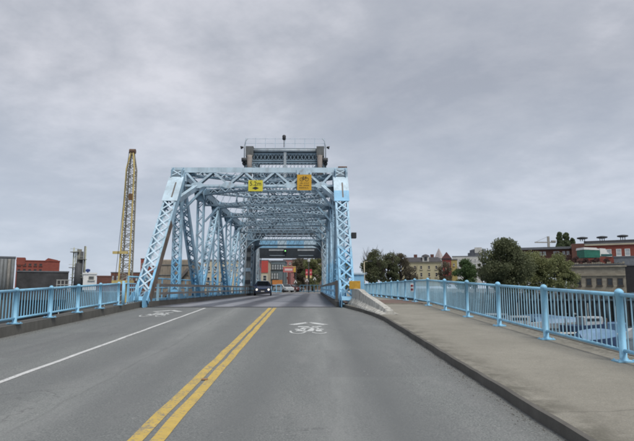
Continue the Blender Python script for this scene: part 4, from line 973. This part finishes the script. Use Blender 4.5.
# port gantry on the skyline
t = thing('harbour_gantry', 'thin grey mast with a horizontal beam on the skyline above the low brick building', 'mast', tuple(at(549, 252, 175)))
z1 = at(0, 235.5, 175).z-t.location.z; zb = at(0, 241.5, 175).z-t.location.z
MB().box(-.35, .35, -.2, .2, 0, z1).build('mast', M['craneg'], t); MB().box(-4.6, 2.4, -.15, .15, zb-.2, zb+.15).build('beam', M['craneg'], t)
MB().box(1.0, 2.4, -.3, .3, zb+.1, zb+.6).build('trolley', M['craneg'], t); MB().bar((-4.5, 0, zb), (0, 0, z1), .08, .08).build('stay', M['craneg'], t)
def lamp_post(label, px, yt, yb, Y, col):
    P = at(px, yb, Y); t = thing('street_lamp', label, 'street lamp', (P.x, Y, .6)); h_ = at(px, yt, Y).z-.6
    MB().tube([(0, 0, 0), (0, 0, h_)], [.12, .07], 8).build('pole', col, t, True); MB().tube([(0, 0, h_), (.8, 0, h_+.15)], .05, 6).build('arm', col, t); MB().box(.6, 1.3, -.12, .12, h_+.08, h_+.22).build('lamp_head', M['darkgrey'], t)
lamp_post('beige street lamp pole just right of the bridge end post', 364.5, 262, 289, 86, M['cream'])

# --- street beyond the bridge
t, w, h = building('red_corner_building', 'red and cream corner building seen through the bridge beside the left lane', 259, 268, 261, 296, 104, 10, M['cream'], rows=[(275, 281, [265], 4)], roofm=M['roofgrey'])
z0 = at(0, 272.5, 104).z-t.location.z; MB().box(-w/2-.05, w/2+.05, -.12, -.003, z0, h+.05).build('red_upper_wall', simple('red_panel', (.42, .06, .05), .7, .15), t)
t, w, h = building('glass_front_building', 'grey building with a long pale window band left of the street', 267.5, 285, 261.5, 296, 112, 10, simple('blue_grey_wall', (.13, .17, .19), .7), rows=[(264, 269.5, rg(270.5, 283, 6), 2.1), (272.5, 279, rg(272.5, 277.5, 3), 2.0)], pane=M['palewin'], frame=M['darkgrey'])
z0 = at(0, 285.5, 112).z-t.location.z; z1 = at(0, 280, 112).z-t.location.z; MB().box(-w/2+1, w/2-.5, -.5, -.06, z0, z1).build('orange_awning', simple('orange_awning', (.5, .2, .06), .7), t)
building('dark_brick_building', 'dark red brick building at the end of the street below the overhead sign', 279.5, 289.5, 268, 294, 150, 12, simple('maroon_brick', (.15, .04, .035), .8, .3, .4), rows=[(272.5, 276, [282.5, 286.2], 2.6), (279.5, 283.5, [282.5, 286.2], 2.6)], frame=M['offwhite'])
building('pink_roofed_building', 'pinkish brick building high up at the end of the street', 283, 297, 260, 290, 190, 12, simple('pink_brick', (.3, .13, .12), .8), rows=[(262, 264, [286, 290, 294], 2)], frame=M['offwhite'])
building('hill_terrace', 'brown terrace of buildings on the rise behind the trees seen through the bridge', 292, 326, 259.5, 290, 230, 12, simple('brown_terrace', (.16, .12, .1), .8), rows=[(262, 264, rg(295, 323, 8), 1.8)], frame=M['offwhite'])
P = at(289.5, 269.5, 96); t = thing('overhead_street_sign', 'pale red overhead banner sign with yellow edges across the street', 'sign', tuple(P)); w_ = 6.3*96/F; h_ = 2.7*96/F
MB().box(-w_, w_, 0, .1, -h_, h_).build('sign_board', simple('faded_red_sign', (.5, .14, .13), .6), t); MB().box(-w_*.75, w_*.45, -.02, 0, -h_*.45, h_*.35).build('white_panel', simple('pinkish_white', (.62, .5, .48), .6), t)
MB().box(w_*.62, w_*.98, -.03, -.001, -h_*.95, h_*.7).build('yellow_end', simple('sign_yel', (.55, .36, .05), .6), t)
MB().box(-w_*1.02, w_*1.02, -.03, .12, h_, h_+.1).build('edge_strip', M['craney'], t)
for x_ in (-w_, w_): MB().tube([(x_, .2, -P.z+.6), (x_, .2, h_)], .08, 8).build('pole', M['darkgrey'], t)
P = at(308.7, 290, 90); t = thing('banner_lamp_post', 'dark lamp post carrying two red banners beyond the far end of the bridge', 'street lamp', (P.x, 90, .66)); h_ = at(0, 262, 90).z-.66
MB().tube([(0, 0, 0), (0, 0, h_)], [.13, .07], 8).build('pole', M['dark'], t, True); MB().lathe((0, 0, h_), [(0, .12), (.15, .25), (.45, .22), (.55, .02)], 10).build('lantern', M['offwhite'], t)
rb = simple('banner_red', (.38, .035, .05), .6, .1); yb_ = simple('banner_gold', (.7, .5, .25), .6, .1)
for s_ in (-1, 1):
    x0, x1 = s_*.13, s_*.55; x0, x1 = min(x0, x1), max(x0, x1); zt, zm, zb = (at(0, q, 90).z-.66 for q in (269, 275.3, 278))
    MB().box(x0, x1, -.02, .02, zm, zt).build('banner', rb, t); MB().box(x0+.06, x1-.06, -.021, .021, zb, zm-.001).build('banner_foot', yb_, t)
    MB().box(x0+.08, x1-.08, -.03, -.0205, zm+.35, zm+.65).build('banner_emblem', simple('emblem_pink', (.7, .3, .3), .6), t)
for px_, py_, n_ in ((295.5, 281.6, 'leftmost'), (307, 280.2, 'behind the banner lamp post'), (314.7, 278.6, 'nearest the right truss')):
    P = at(px_, py_, 88); t = thing('tilted_lamp_bracket', 'white inverted V shaped bracket on a thin post, %s' % n_, 'bracket', (P.x, 88, P.z), 0, 'white brackets on thin posts')
    s_ = 1.35*88/F; 
    for d_ in (-1, 1): MB().bar((d_*s_, 0, -s_*1.1), (0, 0, s_*1.1), .1, .06, (1, 0, 0)).build('arm', M['white'], t)
    MB().tube([(0, .05, .66-P.z), (0, .05, s_)], .035, 6).build('post', M['darkgrey'], t)
# blue railings and small parked cars by the far end
def short_rail(label, x0, x1, Y, m):
    A = at(x0, 291, Y); Bq = at(x1, 291, Y); t = thing('railing', label, 'railing', (A.x, Y, .75)); w_ = Bq.x-A.x
    for z_ in (.15, 1.1): MB().box(0, w_, -.04, .04, z_-.05, z_+.05).build('rail', m, t)
    n_ = int(w_/.5)
    for k in range(n_+1): MB().box(w_*k/n_-.06, w_*k/n_+.06, -.03, .03, 0, 1.1).build('upright', m, t)
short_rail('blue railing at the left corner of the street past the bridge', 271.5, 281, 80, M['plateB'])
short_rail('dull blue railing under the trees at the right end of the bridge', 300, 321, 84, simple('dull_blue', (.08, .17, .24), .7))
hg = leaf_mat('hedge_leaf', (.03, .045, .02), (.06, .08, .03))
def small_car(label, px, Y, col, rz):
    P = at(px, 291, Y); t = thing('parked_car', label, 'car', (P.x, Y, .665), rz, 'cars waiting beyond the bridge')
    b = MB(); pf = [(-2.1, .3), (-2.1, .8), (-1.3, .95), (-.7, 1.4), (.9, 1.42), (1.6, .98), (2.1, .85), (2.1, .3)]
    b.poly([(-.85, y_, z_) for y_, z_ in pf], (1.7, 0, 0)); chamfer(b.build('body', col, t), .08)
    MB().poly([(-.87, y_, z_) for y_, z_ in [(-1.2, .97), (-.68, 1.34), (.85, 1.35), (1.4, 1.0)]], (1.74, 0, 0)).build('side_windows', M['glass'], t)
    MB().hexa([(-.7, -1.28, 1.0), (.7, -1.28, 1.0), (.65, -.8, 1.36), (-.65, -.8, 1.36), (-.7, -1.33, 1.02), (.7, -1.33, 1.02), (.65, -.83, 1.39), (-.65, -.83, 1.39)]).build('windscreen', M['glass'], t)
    for sx_ in (-.8, .8):
        for y_ in (-1.3, 1.3): MB().tube([(sx_-.08, y_, .3), (sx_+.08, y_, .3)], .3, 12).build('wheel', M['dark'], t, True)
        MB().box(sx_*.8-.15, sx_*.8+.15, -2.13, -2.09, .6, .75).build('headlight', M['white'], t)
small_car('silver car nearest the blue railing in the street beyond the bridge', 283.5, 92, M['palewin'], R(35))
small_car('dark red car waiting behind the silver car beyond the bridge', 288.8, 99, simple('car_maroon', (.12, .02, .02), .3), R(60))
small_car('dark car farthest right of the waiting cars beyond the bridge', 293, 104, M['darkgrey'], R(80))

# ================================================================== TREES
def tree(label, px, ytop, ybase, Y, wpx, lm, dens=1.0, rs=1.0, name='tree', leaf=.3, squash=1.0, seed=1, low=.12, cat='tree', zb=.55, bare=0.0, group=None, clump=26):
    rng = np.random.default_rng(seed); rr = random.Random(seed)
    zt = at(px, ytop, Y).z; P = at(px, ytop, Y); H = zt-zb; rw = wpx*Y/F/2
    t = thing(name, label, cat, (P.x, Y, zb), 0, group)
    tr = MB(); tops = []
    tr.tube([(0, 0, -.2), (rw*.03, 0, H*.25), (-rw*.04, .1, H*.5), (0, 0, H*.82)], [H*.035+.05, H*.026+.04, H*.017+.03, .02], 8)
    nb = 9 if bare < .3 else 26
    for k in range(nb):
        a_ = rr.random()*6.28; z0 = H*(.18+.5*rr.random()); l_ = rw*(.55+.4*rr.random()); z1 = z0+H*(.15+.22*rr.random())
        mid = (math.cos(a_)*l_*.5, math.sin(a_)*l_*.5, z0+(z1-z0)*.35); e_ = (math.cos(a_)*l_, math.sin(a_)*l_, min(z1, H*.97))
        tr.tube([(0, 0, z0), mid, e_], [H*.012+.03, H*.007+.02, .012], 5, False)
        if bare > .3:
            for q in range(5):
                s_ = .3+.7*rr.random(); bx = [mid[i]+(e_[i]-mid[i])*s_ for i in range(3)]; d = (rr.uniform(-.3, .3)*rw, rr.uniform(-.3, .3)*rw, H*(.08+.12*rr.random()))
                tr.tube([bx, [bx[i]+d[i] for i in range(3)]], [.025, .008], 4, False)
    tr.build('trunk', M['bark'], t, True)
    # crown: leaf faces gathered in uneven clumps
    nc = int(clump*dens); cs = []
    while len(cs) < nc:
        p = rng.uniform(-1, 1, 3); r2 = np.linalg.norm(p)
        if r2 > 1 or r2 < .3: continue
        zrel = (p[2]+1)/2; prof_ = math.sin(math.pi*min(1, .16+zrel*.78))**.4
        prof_ *= rng.uniform(.72, 1.14); cs.append((p[0]*rw*.82*prof_, p[1]*rw*.82*prof_, H*(low+(1-low)*zrel*.93), rw*rng.uniform(.11, .35)*rs))
    V = []; 
    for (x, y, z, r_) in cs:
        n_ = int(150*dens*(r_/(rw*.26))**1.5); d = rng.normal(size=(n_, 3)); d /= np.linalg.norm(d, axis=1)[:, None]
        rad = r_*rng.uniform(.25, 1.12, (n_, 1))**.6; c_ = d*rad*np.array([1, 1, .8])+np.array([x, y, z])
        V.append(c_)
    V = np.concatenate(V); V = V[(V[:, 2] > H*low*.6)]
    V[:, 2] *= H/V[:, 2].max()
    n_ = len(V); a = rng.normal(size=(n_, 3)); a /= np.linalg.norm(a, axis=1)[:, None]; b = rng.normal(size=(n_, 3)); b -= a*(a*b).sum(1)[:, None]; b /= np.linalg.norm(b, axis=1)[:, None]
    sz = leaf*rng.uniform(.5, 1.15, (n_, 1))*.5
    q = np.stack([V-a*sz, V-b*sz*.6, V+a*sz, V+b*sz*.6], 1).reshape(-1, 3)
    me = bpy.data.meshes.new('crown'); me.vertices.add(len(q)); me.vertices.foreach_set('co', q.ravel()); me.loops.add(len(q)); me.loops.foreach_set('vertex_index', np.arange(len(q)))
    me.polygons.add(n_); me.polygons.foreach_set('loop_start', np.arange(0, 4*n_, 4)); me.update(); me.validate(); me.materials.append(lm)
    o = bpy.data.objects.new('crown', me); C.objects.link(o); o.parent = t
    return t
DG = leaf_mat('dark_leaf', (.085, .1, .055), (.15, .165, .085)); OG = leaf_mat('olive_leaf', (.15, .17, .075), (.25, .265, .125)); GG = leaf_mat('green_leaf', (.05, .09, .035), (.1, .16, .06))
BG = leaf_mat('brown_leaf', (.1, .09, .065), (.17, .15, .1)); PG = leaf_mat('purple_leaf', (.07, .042, .042), (.12, .075, .068)); PO = leaf_mat('poplar_leaf', (.09, .12, .065), (.16, .2, .11))
tree('dark leafy tree with bare top twigs, nearest the bridge end post', 374, 249, 288, 88, 28, DG, 1.7, 1.25, seed=2, bare=.5, leaf=.26)
tree('dark bushy tree second from the bridge end post', 388, 252, 288, 90, 25, DG, 1.6, 1.25, seed=3, bare=.5, leaf=.26)
tree('thin half bare tree in front of the left end of the yellow house', 400, 253, 288, 92, 22, BG, 1.3, 1.2, seed=4, bare=.6, leaf=.2)
tree('low twiggy brown tree at the foot of the pale yellow house', 410, 266, 288, 96, 18, BG, 1.0, seed=5, bare=.6, leaf=.2)
tree('twiggy brown tree between the yellow house and the round green tree', 445, 261, 288, 98, 19, BG, 1.1, seed=6, bare=.5, leaf=.2)
tree('rounded fresh green tree in front of the white apartment tower', 464, 258.5, 288, 92, 27, GG, 1.6, 1.25, seed=7, leaf=.28)
tree('large dark dense tree, tallest on the right bank', 504, 237.5, 290, 80, 52, DG, 2.0, 1.15, seed=8, leaf=.34, low=.02, clump=46)
tree('lower dark shoulder tree on the left of the tallest tree', 486, 257, 290, 84, 22, DG, 1.0, seed=9, leaf=.3, low=.05)
tree('olive green tree right beside the tallest dark tree', 530, 250, 291, 86, 42, OG, 1.8, seed=10, leaf=.3, low=.0, clump=36)
tree('olive green tree in front of the left corner of the stone warehouse', 556, 252.5, 291, 84, 42, OG, 1.8, seed=12, leaf=.3, low=.0, clump=36)
for k, (x_, yt_, w_) in enumerate(((559.5, 232, 7), (566, 232.5, 7), (572, 238, 5))):
    tree('slim pale poplar behind the low brick building, %s of three' % ('leftmost', 'middle', 'shortest and rightmost')[k], x_, yt_, 252, 150, w_, PO, 1.2, 2.1, name='poplar_tree', seed=20+k, leaf=.5, clump=110, low=.3, group='poplars behind the low brick building')
for k, x_ in enumerate(rg(556, 616, 7)):
    tree('low purple brown bush, %s of the row above the stone warehouse' % ('first', 'second', 'third', 'fourth', 'fifth', 'sixth', 'last')[k], x_, [252, 254, 256, 258, 257.5, 258.5, 261][k], 268, 101, 13, PG, .7, name='shrub', cat='shrub', seed=30+k, leaf=.22, low=.0, zb=at(0, 268, 101).z, group='purple bushes above the stone warehouse')
tree('broad brown green tree hanging over the street beyond the bridge', 300, 258, 290, 120, 26, BG, 1.8, seed=41, leaf=.34, low=.1)
tree('tall olive tree behind the banner lamp post', 313, 250, 290, 112, 26, OG, 1.5, seed=42, leaf=.34, low=.08)
tree('dark tree close to the right truss beyond the bridge', 324, 254, 290, 98, 18, DG, 1.2, seed=43, leaf=.3, low=.05)
tree('brown tree between the red house and dark tall tree', 474, 268, 288, 96, 14, BG, .7, seed=44, leaf=.22, low=.05)
tree('bush growing below the olive trees at the quay edge', 515, 268, 292, 90, 26, OG, 1.0, name='shrub', cat='shrub', seed=45, leaf=.28, low=.0)
tree('dark evergreen right behind the blue railing on the bridge end', 345, 262, 290, 92, 26, DG, 1.2, seed=46, leaf=.3, low=.05)
